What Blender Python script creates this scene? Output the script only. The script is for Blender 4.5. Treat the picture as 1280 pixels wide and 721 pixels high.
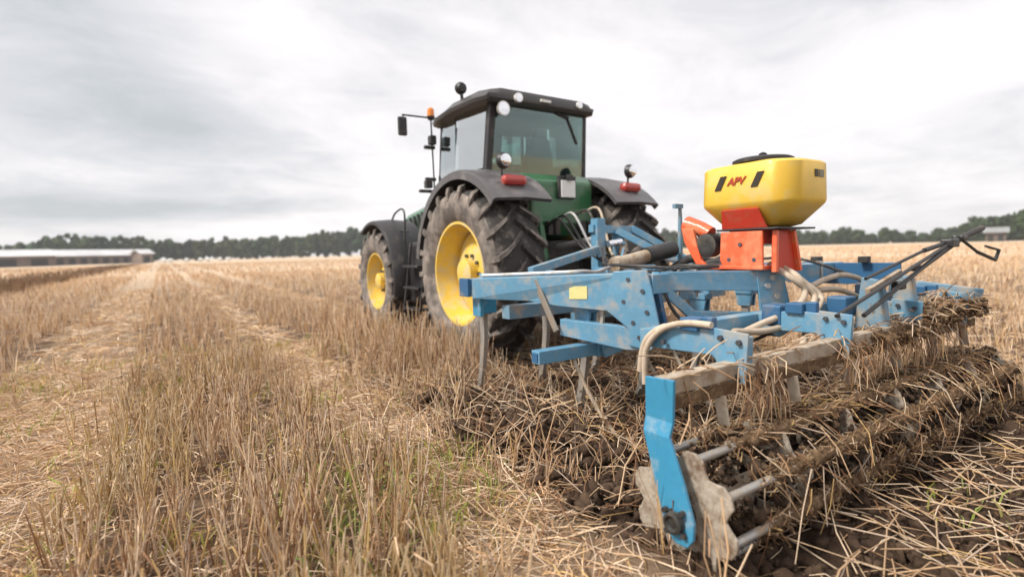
import bpy, bmesh, math, random
import numpy as np
from mathutils import Vector, Matrix
PI = math.pi; R = math.radians
random.seed(7)
rng = np.random.default_rng(11)
for o in list(bpy.data.objects): bpy.data.objects.remove(o)
S = bpy.context.scene; COL = S.collection

# ------------------------------------------------------------------ camera
cd = bpy.data.cameras.new('camera'); cam = bpy.data.objects.new('camera', cd); COL.objects.link(cam); S.camera = cam
cd.sensor_width = 36.0; cd.lens = 36 * 660 / 1280.0; cd.clip_start = 0.05; cd.clip_end = 6000
A, P, RL = R(33.4), R(4.1), R(1.5)
fw = Vector((math.sin(A) * math.cos(P), math.cos(A) * math.cos(P), -math.sin(P)))
r0 = Vector((math.cos(A), -math.sin(A), 0)); u0 = r0.cross(fw)
rt = r0 * math.cos(RL) - u0 * math.sin(RL); up = u0 * math.cos(RL) + r0 * math.sin(RL)
cam.matrix_world = Matrix(((rt.x, up.x, -fw.x, 0), (rt.y, up.y, -fw.y, 0), (rt.z, up.z, -fw.z, 1.2), (0, 0, 0, 1)))
cd.dof.use_dof = True; cd.dof.focus_distance = 3.0; cd.dof.aperture_fstop = 1.05

# ------------------------------------------------------------------ sky, sun, exposure
SUN_EL, SUN_AZ = R(48), R(-75)          # azimuth from +Y towards +X; the sun stands left of the camera
w = bpy.data.worlds.new('World'); S.world = w; w.use_nodes = True
nt = w.node_tree; nt.nodes.clear(); N = nt.nodes.new; L = nt.links.new
def wm(op, a, b=None, clamp=False):
    n = N('ShaderNodeMath'); n.operation = op; n.use_clamp = clamp
    for i, v in enumerate((a, b)):
        if v is None: continue
        if isinstance(v, (int, float)): n.inputs[i].default_value = v
        else: L(v, n.inputs[i])
    return n.outputs[0]
out = N('ShaderNodeOutputWorld'); bg = N('ShaderNodeBackground'); bg.inputs[1].default_value = 0.1
sky = N('ShaderNodeTexSky'); sky.sky_type = 'NISHITA'; sky.sun_disc = False
sky.sun_elevation = SUN_EL; sky.sun_rotation = SUN_AZ; sky.air_density = 1.0; sky.dust_density = 2.0
tc = N('ShaderNodeTexCoord'); sep = N('ShaderNodeSeparateXYZ'); L(tc.outputs['Generated'], sep.inputs[0])
zz = wm('ADD', wm('MAXIMUM', sep.outputs[2], 0.0), 0.16)
comb = N('ShaderNodeCombineXYZ'); L(wm('DIVIDE', sep.outputs[0], zz), comb.inputs[0]); L(wm('DIVIDE', sep.outputs[1], zz), comb.inputs[1])
def cloudnoise(scale, detail, off, rough=0.5, dist=0.0, stretch=(1, 1, 1)):
    m = N('ShaderNodeMapping'); m.inputs['Location'].default_value = off; m.inputs['Scale'].default_value = stretch
    L(comb.outputs[0], m.inputs[0])
    n = N('ShaderNodeTexNoise'); n.inputs['Scale'].default_value = scale; n.inputs['Detail'].default_value = detail
    n.inputs['Roughness'].default_value = rough; n.inputs['Distortion'].default_value = dist
    L(m.outputs[0], n.inputs['Vector']); return n.outputs[0]
def blob(az, el, raz, rel, amp):        # one big soft bank of cloud in a direction of the sky
    d = N('ShaderNodeVectorMath'); d.operation = 'DOT_PRODUCT'; L(tc.outputs['Generated'], d.inputs[0])
    side = (math.cos(R(az)), -math.sin(R(az)), 0); d.inputs[1].default_value = side
    a = wm('DIVIDE', d.outputs['Value'], math.sin(R(raz)))
    e = wm('DIVIDE', wm('SUBTRACT', sep.outputs[2], math.sin(R(el))), math.sin(R(rel)))
    f = N('ShaderNodeVectorMath'); f.operation = 'DOT_PRODUCT'; L(tc.outputs['Generated'], f.inputs[0])
    f.inputs[1].default_value = (math.sin(R(az)), math.cos(R(az)), 0)
    q = wm('ADD', wm('MULTIPLY', a, a), wm('MULTIPLY', e, e))
    g = wm('MULTIPLY', wm('POWER', 2.718, wm('MULTIPLY', q, -1.0)), amp)
    return wm('MULTIPLY', g, wm('GREATER_THAN', f.outputs['Value'], 0.0))
n1 = cloudnoise(0.55, 5, (3.1, 1.7, 0), 0.5, 0.6, (1, 1, 1))
n2 = cloudnoise(2.2, 9, (8.1, 0.7, 2), 0.62, 0.5, (1, 1.2, 1))
dens = wm('ADD', wm('MULTIPLY', wm('SUBTRACT', n1, 0.5), 2.6), wm('MULTIPLY', wm('SUBTRACT', n2, 0.5), 1.7))
for b in ((2, 12.5, 13, 4.2, 0.95), (-7, 20, 10, 4.5, 0.85), (-2, 4.6, 14, 1.3, 0.9), (66, 13, 26, 3.0, 0.22), (72, 22, 9, 2.5, 0.45), (70, 7, 20, 3.0, 0.18), (12, 20, 9, 3.5, -0.25), (20, 7, 18, 2, -0.2)):
    dens = wm('ADD', dens, blob(*b))
ramp = N('ShaderNodeValToRGB'); L(wm('ADD', wm('MULTIPLY', dens, 0.62), 0.25), ramp.inputs[0])
cr = ramp.color_ramp; cr.elements[0].position = 0.0; cr.elements[0].color = (8.2, 7.95, 7.98, 1)
cr.elements[1].position = 1.0; cr.elements[1].color = (4.1, 4.35, 4.5, 1)
e = cr.elements.new(0.32); e.color = (7.0, 6.78, 6.82, 1)
e = cr.elements.new(0.6); e.color = (5.6, 5.6, 5.8, 1)
mixs = N('ShaderNodeMix'); mixs.data_type = 'RGBA'; mixs.inputs[0].default_value = 0.93
L(sky.outputs[0], mixs.inputs[6]); L(ramp.outputs[0], mixs.inputs[7]); L(mixs.outputs[2], bg.inputs[0]); L(bg.outputs[0], out.inputs[0])
sd = bpy.data.lights.new('sun', 'SUN'); sd.energy = 3.0; sd.angle = R(10); sd.color = (1.0, 0.95, 0.87)
so = bpy.data.objects.new('sun', sd); COL.objects.link(so); so.location = (-20, 0, 30)
sv = Vector((math.sin(SUN_AZ) * math.cos(SUN_EL), math.cos(SUN_AZ) * math.cos(SUN_EL), math.sin(SUN_EL)))
so.rotation_euler = sv.to_track_quat('Z', 'Y').to_euler()
S.view_settings.view_transform = 'Standard'; S.view_settings.look = 'None'
S.view_settings.exposure = 0.54; S.view_settings.gamma = 1.0; S.view_settings.use_curve_mapping = False
S.render.engine = 'CYCLES'
try: S.cycles.volume_max_steps = 64; S.cycles.transparent_max_bounces = 12
except Exception: pass

# ------------------------------------------------------------------ materials
def bsdf(name):
    m = bpy.data.materials.new(name); m.use_nodes = True
    return m, m.node_tree, m.node_tree.nodes['Principled BSDF']
def mat(name, col, rough=0.5, metal=0.0, dirt=None, amt=0.4, scale=6.0, bump=0.0, coat=0.0, var=0.12, spec=0.5, bscale=40):
    m, t, b = bsdf(name); n = t.nodes.new; l = t.links.new
    b.inputs['Roughness'].default_value = rough; b.inputs['Metallic'].default_value = metal
    b.inputs['Coat Weight'].default_value = coat; b.inputs['Specular IOR Level'].default_value = spec
    g = n('ShaderNodeNewGeometry')
    a = n('ShaderNodeTexNoise'); a.inputs['Scale'].default_value = scale; a.inputs['Detail'].default_value = 6; a.inputs['Roughness'].default_value = 0.62
    l(g.outputs['Position'], a.inputs['Vector'])
    c1 = n('ShaderNodeRGB'); c1.outputs[0].default_value = (*col, 1)
    hv = n('ShaderNodeHueSaturation'); l(c1.outputs[0], hv.inputs['Color'])
    a2 = n('ShaderNodeTexNoise'); a2.inputs['Scale'].default_value = scale * 3.3; a2.inputs['Detail'].default_value = 3; l(g.outputs['Position'], a2.inputs['Vector'])
    mr = n('ShaderNodeMapRange'); mr.inputs['To Min'].default_value = 1 - var; mr.inputs['To Max'].default_value = 1 + var
    l(a2.outputs[0], mr.inputs[0]); l(mr.outputs[0], hv.inputs['Value'])
    last = hv.outputs[0]
    if dirt:
        r = n('ShaderNodeValToRGB'); r.color_ramp.elements[0].position = 0.62 - amt * 0.35; r.color_ramp.elements[1].position = 0.80 - amt * 0.25
        l(a.outputs[0], r.inputs[0])
        mx = n('ShaderNodeMix'); mx.data_type = 'RGBA'; l(r.outputs[0], mx.inputs[0]); l(last, mx.inputs[6]); mx.inputs[7].default_value = (*dirt, 1)
        # a thin even film of dust everywhere, under the blotches
        m2 = n('ShaderNodeMix'); m2.data_type = 'RGBA'; m2.inputs[0].default_value = amt * 0.3; l(mx.outputs[2], m2.inputs[6]); m2.inputs[7].default_value = (*dirt, 1)
        last = m2.outputs[2]
        ro = n('ShaderNodeMapRange'); ro.inputs['To Min'].default_value = rough; ro.inputs['To Max'].default_value = 0.9
        l(r.outputs[0], ro.inputs[0]); l(ro.outputs[0], b.inputs['Roughness'])
    l(last, b.inputs['Base Color'])
    if bump:
        bn = n('ShaderNodeTexNoise'); bn.inputs['Scale'].default_value = bscale; bn.inputs['Detail'].default_value = 5; l(g.outputs['Position'], bn.inputs['Vector'])
        bp = n('ShaderNodeBump'); bp.inputs['Strength'].default_value = bump; bp.inputs['Distance'].default_value = 0.02
        l(bn.outputs[0], bp.inputs['Height']); l(bp.outputs[0], b.inputs['Normal'])
    return m
def attr_mat(name, rough=0.75, transl=0.0, bump=0.0, spec=0.3):
    m, t, b = bsdf(name); n = t.nodes.new; l = t.links.new
    at = n('ShaderNodeAttribute'); at.attribute_name = 'Col'; l(at.outputs['Color'], b.inputs['Base Color'])
    b.inputs['Roughness'].default_value = rough; b.inputs['Specular IOR Level'].default_value = spec
    if transl:
        tr = n('ShaderNodeBsdfTranslucent'); l(at.outputs['Color'], tr.inputs[0])
        ms = n('ShaderNodeMixShader'); ms.inputs[0].default_value = transl; l(b.outputs[0], ms.inputs[1]); l(tr.outputs[0], ms.inputs[2])
        l(ms.outputs[0], t.nodes['Material Output'].inputs['Surface'])
    return m
DUST = (0.42, 0.34, 0.25)
M = dict(
    blue=mat('blue_paint', (0.09, 0.29, 0.46), 0.38, 0, (0.35, 0.35, 0.33), 0.42, 8, 0.04, 0.25, 0.15),
    blue_clean=mat('clean_blue_paint', (0.02, 0.24, 0.42), 0.30, 0, (0.30, 0.36, 0.40), 0.25, 9, 0.02, 0.3),
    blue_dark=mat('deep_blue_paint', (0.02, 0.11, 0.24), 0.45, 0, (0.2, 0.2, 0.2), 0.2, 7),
    blue_dusty=mat('dusty_blue_paint', (0.11, 0.26, 0.38), 0.55, 0, DUST, 0.42, 8, 0.1),
    steel=mat('worn_steel', (0.42, 0.42, 0.41), 0.42, 0.6, DUST, 0.5, 12, 0.05),
    dusty_steel=mat('dusty_steel', (0.46, 0.40, 0.32), 0.75, 0.0, (0.25, 0.16, 0.09), 0.55, 11, 0.25),
    star=mat('straw_dusted_plate', (0.50, 0.44, 0.36), 0.6, 0.1, (0.16, 0.10, 0.06), 0.55, 17, 0.3),
    bolt=mat('bolt_steel', (0.12, 0.13, 0.15), 0.45, 0.7),
    galv=mat('galvanised_steel', (0.55, 0.56, 0.57), 0.4, 0.5, DUST, 0.3, 12),
    tyre=mat('dusty_rubber', (0.085, 0.076, 0.07), 0.85, 0, (0.31, 0.265, 0.23), 0.55, 7, 0.25, spec=0.25),
    lug=mat('shaded_tread_rubber', (0.035, 0.032, 0.031), 0.75, 0, (0.24, 0.205, 0.175), 0.28, 9, 0.2, spec=0.3),
    yellow=mat('yellow_rim_paint', (0.78, 0.52, 0.035), 0.4, 0, (0.60, 0.50, 0.30), 0.5, 7, 0.03, 0.2),
    hopper=mat('yellow_plastic', (0.80, 0.50, 0.045), 0.42, 0, (0.66, 0.52, 0.20), 0.3, 5, 0.02, 0.1, 0.06),
    orange=mat('orange_paint', (0.82, 0.10, 0.025), 0.4, 0, (0.62, 0.25, 0.12), 0.35, 8, 0.03, 0.2),
    red=mat('red_paint', (0.55, 0.035, 0.012), 0.45, 0, (0.4, 0.1, 0.05), 0.3, 8),
    green=mat('green_paint', (0.018, 0.13, 0.045), 0.32, 0, (0.14, 0.18, 0.12), 0.3, 6, 0.02, 0.4),
    black=mat('black_plastic', (0.018, 0.018, 0.02), 0.45, 0, (0.10, 0.09, 0.08), 0.25, 6),
    roof=mat('charcoal_roof', (0.045, 0.043, 0.045), 0.42, 0, (0.12, 0.11, 0.10), 0.3, 4),
    fender=mat('grey_fender_plastic', (0.075, 0.07, 0.073), 0.33, 0, (0.22, 0.205, 0.20), 0.35, 5, 0.02),
    dark=mat('dark_oily_metal', (0.03, 0.03, 0.03), 0.6, 0.2, (0.12, 0.10, 0.08), 0.4, 8, 0.1),
    hose=mat('beige_hose', (0.55, 0.46, 0.36), 0.6, 0, (0.4, 0.3, 0.2), 0.4, 14),
    rubber_hose=mat('black_hose', (0.02, 0.02, 0.022), 0.5, 0, (0.15, 0.13, 0.11), 0.3, 12),
    white=mat('white_plastic', (0.78, 0.78, 0.76), 0.4, 0, (0.6, 0.57, 0.5), 0.2, 12),
    sticker=mat('yellow_sticker', (0.72, 0.66, 0.28), 0.5),
    redlens=mat('red_lens', (0.40, 0.035, 0.022), 0.3, 0, None, 0, 8, 0, 0.6),
    amber=mat('amber_lens', (0.8, 0.24, 0.02), 0.2, 0, None, 0, 8, 0, 0.6),
    chrome=mat('lamp_reflector', (0.85, 0.86, 0.88), 0.12, 1.0, None, 0, 8, 0, 0, 0.02),
    logored=mat('red_lettering', (0.42, 0.05, 0.02), 0.5),
    logoblack=mat('black_lettering', (0.03, 0.022, 0.012), 0.5),
    logogrey=mat('grey_lettering', (0.22, 0.20, 0.13), 0.5),
    blind=mat('added_blind_fabric', (0.16, 0.19, 0.185), 0.8),
    seat=mat('grey_seat_fabric', (0.10, 0.11, 0.12), 0.9),
    skinroof=mat('pale_metal_roofing', (0.62, 0.62, 0.63), 0.5, 0, (0.45, 0.45, 0.45), 0.3, 0.08),
    greyroof=mat('weathered_grey_roofing', (0.27, 0.28, 0.28), 0.7, 0, (0.2, 0.2, 0.19), 0.3, 0.2),
    barnwall=mat('weathered_barn_wall', (0.13, 0.095, 0.08), 0.9, 0, (0.24, 0.19, 0.15), 0.4, 0.12),
    doorshade=mat('doorway_shade_paint', (0.03, 0.028, 0.026), 0.9),
    wrap=mat('white_bale_wrap', (0.72, 0.72, 0.70), 0.45),
    bark=mat('tree_bark', (0.09, 0.07, 0.055), 0.9),
    soil=mat('dark_soil', (0.06, 0.038, 0.026), 0.95, 0, (0.11, 0.072, 0.045), 0.4, 9, 0.6, spec=0.2),
    caked=mat('caked_soil', (0.10, 0.06, 0.032), 0.95, 0, (0.27, 0.18, 0.105), 0.4, 22, 0.8, spec=0.2),
    straw=attr_mat('dry_straw', 0.7, 0.12), leaf=attr_mat('green_blades', 0.6, 0.3), crown=attr_mat('tree_foliage', 0.85, 0.2),
)
def glass(name, tint, alpha, rough=0.02):
    m, t, b = bsdf(name); n = t.nodes.new; l = t.links.new
    t.nodes.remove(b)
    tr = n('ShaderNodeBsdfTransparent'); tr.inputs[0].default_value = (*tint, 1)
    gl = n('ShaderNodeBsdfGlossy'); gl.inputs['Roughness'].default_value = rough; gl.inputs[0].default_value = (0.9, 0.95, 0.95, 1)
    fr = n('ShaderNodeFresnel'); fr.inputs[0].default_value = 1.5
    ad = n('ShaderNodeMath'); ad.operation = 'ADD'; ad.inputs[1].default_value = alpha; ad.use_clamp = True; l(fr.outputs[0], ad.inputs[0])
    ms = n('ShaderNodeMixShader'); l(ad.outputs[0], ms.inputs[0]); l(tr.outputs[0], ms.inputs[1]); l(gl.outputs[0], ms.inputs[2])
    l(ms.outputs[0], t.nodes['Material Output'].inputs['Surface']); return m
M['glass_rear'] = glass('green_tinted_glass', (0.56, 0.75, 0.72), 0.07, 0.03)
M['glass_side'] = glass('clear_cab_glass', (0.97, 0.99, 0.985), 0.48)

# ------------------------------------------------------------------ mesh helpers
ORG = {}
def empty(name, loc, label, cat, group=None):
    o = bpy.data.objects.new(name, None); o.empty_display_size = 0.3; COL.objects.link(o); o.location = loc
    ORG[o.name] = Vector(loc); o['label'] = label; o['category'] = cat
    if group: o['group'] = group
    return o
def obj(name, bm, m, parent=None, bevel=0.0, smooth=False, label=None):
    """link bm (world coordinates) as one mesh object, its origin at the centre of its box"""
    vs = [v.co for v in bm.verts]
    c = Vector([(min(v[i] for v in vs) + max(v[i] for v in vs)) / 2 for i in range(3)])
    bmesh.ops.translate(bm, verts=bm.verts, vec=-c)
    bmesh.ops.recalc_face_normals(bm, faces=bm.faces)
    me = bpy.data.meshes.new(name); bm.to_mesh(me); bm.free()
    if smooth:
        for p in me.polygons: p.use_smooth = True
        me.set_sharp_from_angle(angle=R(40))
    o = bpy.data.objects.new(name, me); COL.objects.link(o); me.materials.append(M[m] if isinstance(m, str) else m)
    ORG[o.name] = c
    if parent is not None: o.parent = parent; o.location = c - ORG[parent.name]
    else: o.location = c
    if bevel:
        b = o.modifiers.new('bevel', 'BEVEL'); b.width = bevel; b.segments = 2; b.limit_method = 'ANGLE'; b.angle_limit = R(50)
    if label: o['label'] = label
    return o
def tag(o, label, cat, group=None, kind=None):
    if label: o['label'] = label
    if cat: o['category'] = cat
    if group: o['group'] = group
    if kind: o['kind'] = kind
    return o
def B(): return bmesh.new()
def hexa(bm, c8):
    v = [bm.verts.new(c) for c in c8]
    for f in ((0, 1, 2, 3), (4, 7, 6, 5), (0, 4, 5, 1), (1, 5, 6, 2), (2, 6, 7, 3), (3, 7, 4, 0)): bm.faces.new([v[i] for i in f])
    return bm
def box(bm, x0, x1, y0, y1, z0, z1):
    return hexa(bm, [(x0, y0, z0), (x1, y0, z0), (x1, y1, z0), (x0, y1, z0), (x0, y0, z1), (x1, y0, z1), (x1, y1, z1), (x0, y1, z1)])
def beam(bm, a, b, wd, ht, upv=(0, 0, 1)):
    a = Vector(a); b = Vector(b); d = (b - a).normalized(); s = d.cross(Vector(upv))
    if s.length < 1e-4: s = d.cross(Vector((0, 1, 0)))
    s.normalize(); t = s.cross(d).normalized(); s = s * wd / 2; t = t * ht / 2
    return hexa(bm, [a - s - t, a + s - t, a + s + t, a - s + t, b - s - t, b + s - t, b + s + t, b - s + t])
def plate(bm, pts, th, nrm=None):
    pts = [Vector(p) for p in pts]
    if nrm is None:
        nrm = Vector((0, 0, 0)); c = sum(pts, Vector()) / len(pts)
        for i in range(len(pts)): nrm += (pts[i] - c).cross(pts[(i + 1) % len(pts)] - c)
    nrm = Vector(nrm).normalized() * th / 2
    a = [bm.verts.new(p - nrm) for p in pts]; b = [bm.verts.new(p + nrm) for p in pts]; n = len(pts)
    bm.faces.new(a); bm.faces.new(b[::-1])
    for i in range(n): bm.faces.new([a[i], b[i], b[(i + 1) % n], a[(i + 1) % n]])
    return bm
def smoothpath(pts, sub=6):
    pts = [Vector(p) for p in pts]; out = []; n = len(pts)
    for i in range(n - 1):
        p0 = pts[max(i - 1, 0)]; p1 = pts[i]; p2 = pts[i + 1]; p3 = pts[min(i + 2, n - 1)]
        for k in range(sub):
            t = k / sub
            out.append(0.5 * ((2 * p1) + (p2 - p0) * t + (2 * p0 - 5 * p1 + 4 * p2 - p3) * t * t + (3 * p1 - p0 - 3 * p2 + p3) * t ** 3))
    out.append(pts[-1]); return out
def tube(bm, pts, r, seg=10, cap=True):
    pts = [Vector(p) for p in pts]; rings = []; rr = r if isinstance(r, (list, tuple)) else [r] * len(pts)
    prev = None
    for i, p in enumerate(pts):
        d = (pts[min(i + 1, len(pts) - 1)] - pts[max(i - 1, 0)]).normalized()
        if prev is None:
            s = d.cross(Vector((0, 0, 1)))
            if s.length < 1e-3: s = d.cross(Vector((1, 0, 0)))
        else: s = prev - d * prev.dot(d)
        s.normalize(); prev = s; t = d.cross(s)
        rings.append([bm.verts.new(p + (s * math.cos(2 * PI * k / seg) + t * math.sin(2 * PI * k / seg)) * rr[i]) for k in range(seg)])
    for a, b in zip(rings, rings[1:]):
        for k in range(seg): bm.faces.new([a[k], a[(k + 1) % seg], b[(k + 1) % seg], b[k]])
    if cap: bm.faces.new(rings[0][::-1]); bm.faces.new(rings[-1])
    return bm
def lathe(bm, prof, c, axis='X', seg=48, sx=1, close=False):
    """prof: (offset along axis, radius)"""
    c = Vector(c); rings = []
    for (a, r) in prof:
        ring = []
        for k in range(seg):
            t = 2 * PI * k / seg; u, v = r * math.cos(t), r * math.sin(t)
            p = {'X': (a * sx, u, v), 'Y': (u, a, v), 'Z': (u, v, a)}[axis]
            ring.append(bm.verts.new(c + Vector(p)))
        rings.append(ring)
    pairs = list(zip(rings, rings[1:]))
    if close: pairs.append((rings[-1], rings[0]))
    for a, b in pairs:
        for k in range(seg): bm.faces.new([a[k], a[(k + 1) % seg], b[(k + 1) % seg], b[k]])
    if not close:
        if prof[0][1] > 0.002: bm.faces.new(rings[0])
        if prof[-1][1] > 0.002: bm.faces.new(rings[-1][::-1])
    return bm
def bolt(bm, p, n, r=0.014, h=0.012):
    p = Vector(p); n = Vector(n).normalized(); return tube(bm, [p - n * h * 0.3, p + n * h], r, 6)
def npmesh(name, V, F, m, cols=None, smooth=False):
    """V (n,3), F (k,4 or 3); cols (n,3)"""
    me = bpy.data.meshes.new(name); k = F.shape[1]
    me.vertices.add(len(V)); me.vertices.foreach_set('co', V.astype(np.float32).ravel())
    me.loops.add(F.size); me.loops.foreach_set('vertex_index', F.astype(np.int32).ravel())
    me.polygons.add(len(F)); me.polygons.foreach_set('loop_start', np.arange(0, F.size, k, dtype=np.int32))
    me.update(calc_edges=True)
    if cols is not None:
        ca = me.color_attributes.new('Col', 'FLOAT_COLOR', 'POINT')
        ca.data.foreach_set('color', np.concatenate([cols, np.ones((len(cols), 1))], 1).astype(np.float32).ravel())
    if smooth: me.polygons.foreach_set('use_smooth', np.ones(len(F), bool))
    me.materials.append(M[m] if isinstance(m, str) else m)
    return me
def link(name, me, loc=(0, 0, 0)):
    o = bpy.data.objects.new(name, me); COL.objects.link(o); o.location = loc; ORG[o.name] = Vector(loc); return o

# ------------------------------------------------------------------ ground
def vnoise(x, y, s, seed=0):
    x = np.asarray(x, float) / s + seed * 17.3; y = np.asarray(y, float) / s + seed * 9.1
    xi = np.floor(x); yi = np.floor(y); fx = x - xi; fy = y - yi
    fx = fx * fx * (3 - 2 * fx); fy = fy * fy * (3 - 2 * fy)
    def h(a, b): v = np.sin(a * 127.1 + b * 311.7 + seed * 3.7) * 43758.5453; return v - np.floor(v)
    return (h(xi, yi) * (1 - fx) + h(xi + 1, yi) * fx) * (1 - fy) + (h(xi, yi + 1) * (1 - fx) + h(xi + 1, yi + 1) * fx) * fy
def sstep(a, b, x): t = np.clip((x - a) / (b - a), 0, 1); return t * t * (3 - 2 * t)
def tilled(x, y):
    n = (vnoise(x, y, 0.35, 3) - 0.5) * 0.35
    edge = 1.46 + 0.22 * sstep(2.6, 4.2, y)
    return sstep(edge - 0.1, edge + 0.22, x + n) * (1 - sstep(5.05, 5.35, x + n)) * (1 - sstep(3.9, 4.35, y + n * 1.5))
def lane(x, y):      # wheel lanes of flattened straw between the bands of stubble
    n = (vnoise(x, y, 0.8, 5) - 0.5) * 0.25; x = x + n
    l1 = sstep(-1.58, -1.48, x) * (1 - sstep(-0.50, -0.25, x)); l2 = sstep(0.80, 1.0, x) * (1 - sstep(1.42, 1.58, x))
    l3 = sstep(2.75, 2.9, x) * (1 - sstep(3.5, 3.65, x)) * sstep(8.5, 9.5, y)
    return np.maximum(np.maximum(l1, l2), l3)
def strip(x, y):     # the darker strip of thicker brown stubble at the left
    n = (vnoise(x, y, 2.5, 8) - 0.5) * 0.5
    return sstep(-4.6, -4.9, x + n) * 1.0 * (1 - sstep(-10.0, -9.6, -(-x) * 1.0 * -1 if False else -9.99 + 0 * x))
def strip(x, y):
    n = (vnoise(x, y, 2.5, 8) - 0.5) * 0.5; a = -(x + n)
    return sstep(4.6, 4.9, a) * (1 - sstep(9.3, 9.9, a))
def gz(x, y):
    t = tilled(x, y)
    fine = (vnoise(x, y, 0.09, 1) - 0.5) * 0.045 + (vnoise(x, y, 0.22, 2) - 0.5) * 0.075 + (vnoise(x, y, 0.05, 4) - 0.5) * 0.03
    rows = (vnoise(x, y, 0.5, 6) - 0.5) * 0.03
    ridge = 0.05 * np.exp(-((x - 1.5) / 0.22) ** 2) * (1 - sstep(2.6, 3.6, y))
    ridge2 = 0.10 * t * np.exp(-((x - 1.95) / 0.35) ** 2) * sstep(2.0, 2.5, y) * (0.4 + 1.2 * vnoise(x, y, 0.3, 9))
    return ridge2 + t * (fine * 1.3 - 0.035) + rows * (1 - t) - 0.03 * lane(x, y) + ridge * (np.abs(y) < 30)
def axis_coords(lo, hi, step, far):
    c = list(np.arange(lo, hi, step)); s = step; a = lo; b = hi; left = []; right = []
    while a > -far: s *= 1.14; a -= s; left.append(a)
    s = step
    while b < far: right.append(b); s *= 1.14; b += s
    right.append(b)
    return np.array(left[::-1] + c + right)
gx = axis_coords(-1.6, 5.8, 0.035, 1500); gy = axis_coords(-0.6, 6.2, 0.035, 1500)
GX, GY = np.meshgrid(gx, gy, indexing='ij'); nx, ny = GX.shape
GZ = gz(GX, GY) * (1 - sstep(40, 80, np.hypot(GX, GY)))
idx = np.arange(nx * ny).reshape(nx, ny)
F = np.stack([idx[:-1, :-1], idx[1:, :-1], idx[1:, 1:], idx[:-1, 1:]], -1).reshape(-1, 4)
T = tilled(GX, GY).ravel(); LN = lane(GX, GY).ravel(); ST = strip(GX, GY).ravel(); D = np.hypot(GX, GY).ravel()
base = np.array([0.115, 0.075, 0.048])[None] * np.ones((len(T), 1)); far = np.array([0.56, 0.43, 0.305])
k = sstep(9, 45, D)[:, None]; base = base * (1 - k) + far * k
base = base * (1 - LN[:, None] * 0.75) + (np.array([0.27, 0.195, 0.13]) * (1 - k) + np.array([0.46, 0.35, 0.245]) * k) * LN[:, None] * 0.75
base = base * (1 - ST[:, None] * 0.8) + np.array([0.165, 0.09, 0.045]) * ST[:, None] * 0.8
base = base * (1 - T[:, None]) + np.array([0.055, 0.035, 0.024]) * T[:, None]
gm, t, b = bsdf('field_soil_and_litter'); n = t.nodes.new; l = t.links.new
at = n('ShaderNodeAttribute'); at.attribute_name = 'Col'; ge = n('ShaderNodeNewGeometry')
mp = n('ShaderNodeMapping'); mp.inputs['Scale'].default_value = (1, 0.25, 1); l(ge.outputs['Position'], mp.inputs[0])
vals = []
for sc, dt in ((55, 6), (3.0, 5), (0.12, 4)):
    q = n('ShaderNodeTexNoise'); q.inputs['Scale'].default_value = sc; q.inputs['Detail'].default_value = dt; l((ge.outputs['Position'] if sc == 55 else mp.outputs[0]), q.inputs['Vector']); vals.append(q.outputs[0])
def mm(op, a, b_):
    q = n('ShaderNodeMath'); q.operation = op
    for i, v in enumerate((a, b_)):
        if isinstance(v, (int, float)): q.inputs[i].default_value = v
        else: l(v, q.inputs[i])
    return q.outputs[0]
v = mm('ADD', mm('MULTIPLY', vals[0], 0.9), mm('ADD', mm('MULTIPLY', vals[1], 0.5), mm('MULTIPLY', vals[2], 0.5)))
hs = n('ShaderNodeHueSaturation'); l(at.outputs['Color'], hs.inputs['Color']); l(mm('ADD', v, 0.08), hs.inputs['Value']); l(hs.outputs[0], b.inputs['Base Color'])
b.inputs['Roughness'].default_value = 0.95; b.inputs['Specular IOR Level'].default_value = 0.15
bp = n('ShaderNodeBump'); bp.inputs['Strength'].default_value = 0.7; bp.inputs['Distance'].default_value = 0.02; l(vals[0], bp.inputs['Height']); l(bp.outputs[0], b.inputs['Normal'])
g = link('ground', npmesh('ground', np.stack([GX.ravel(), GY.ravel(), GZ.ravel()], 1), F, gm, base, True)); g['kind'] = 'structure'

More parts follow.
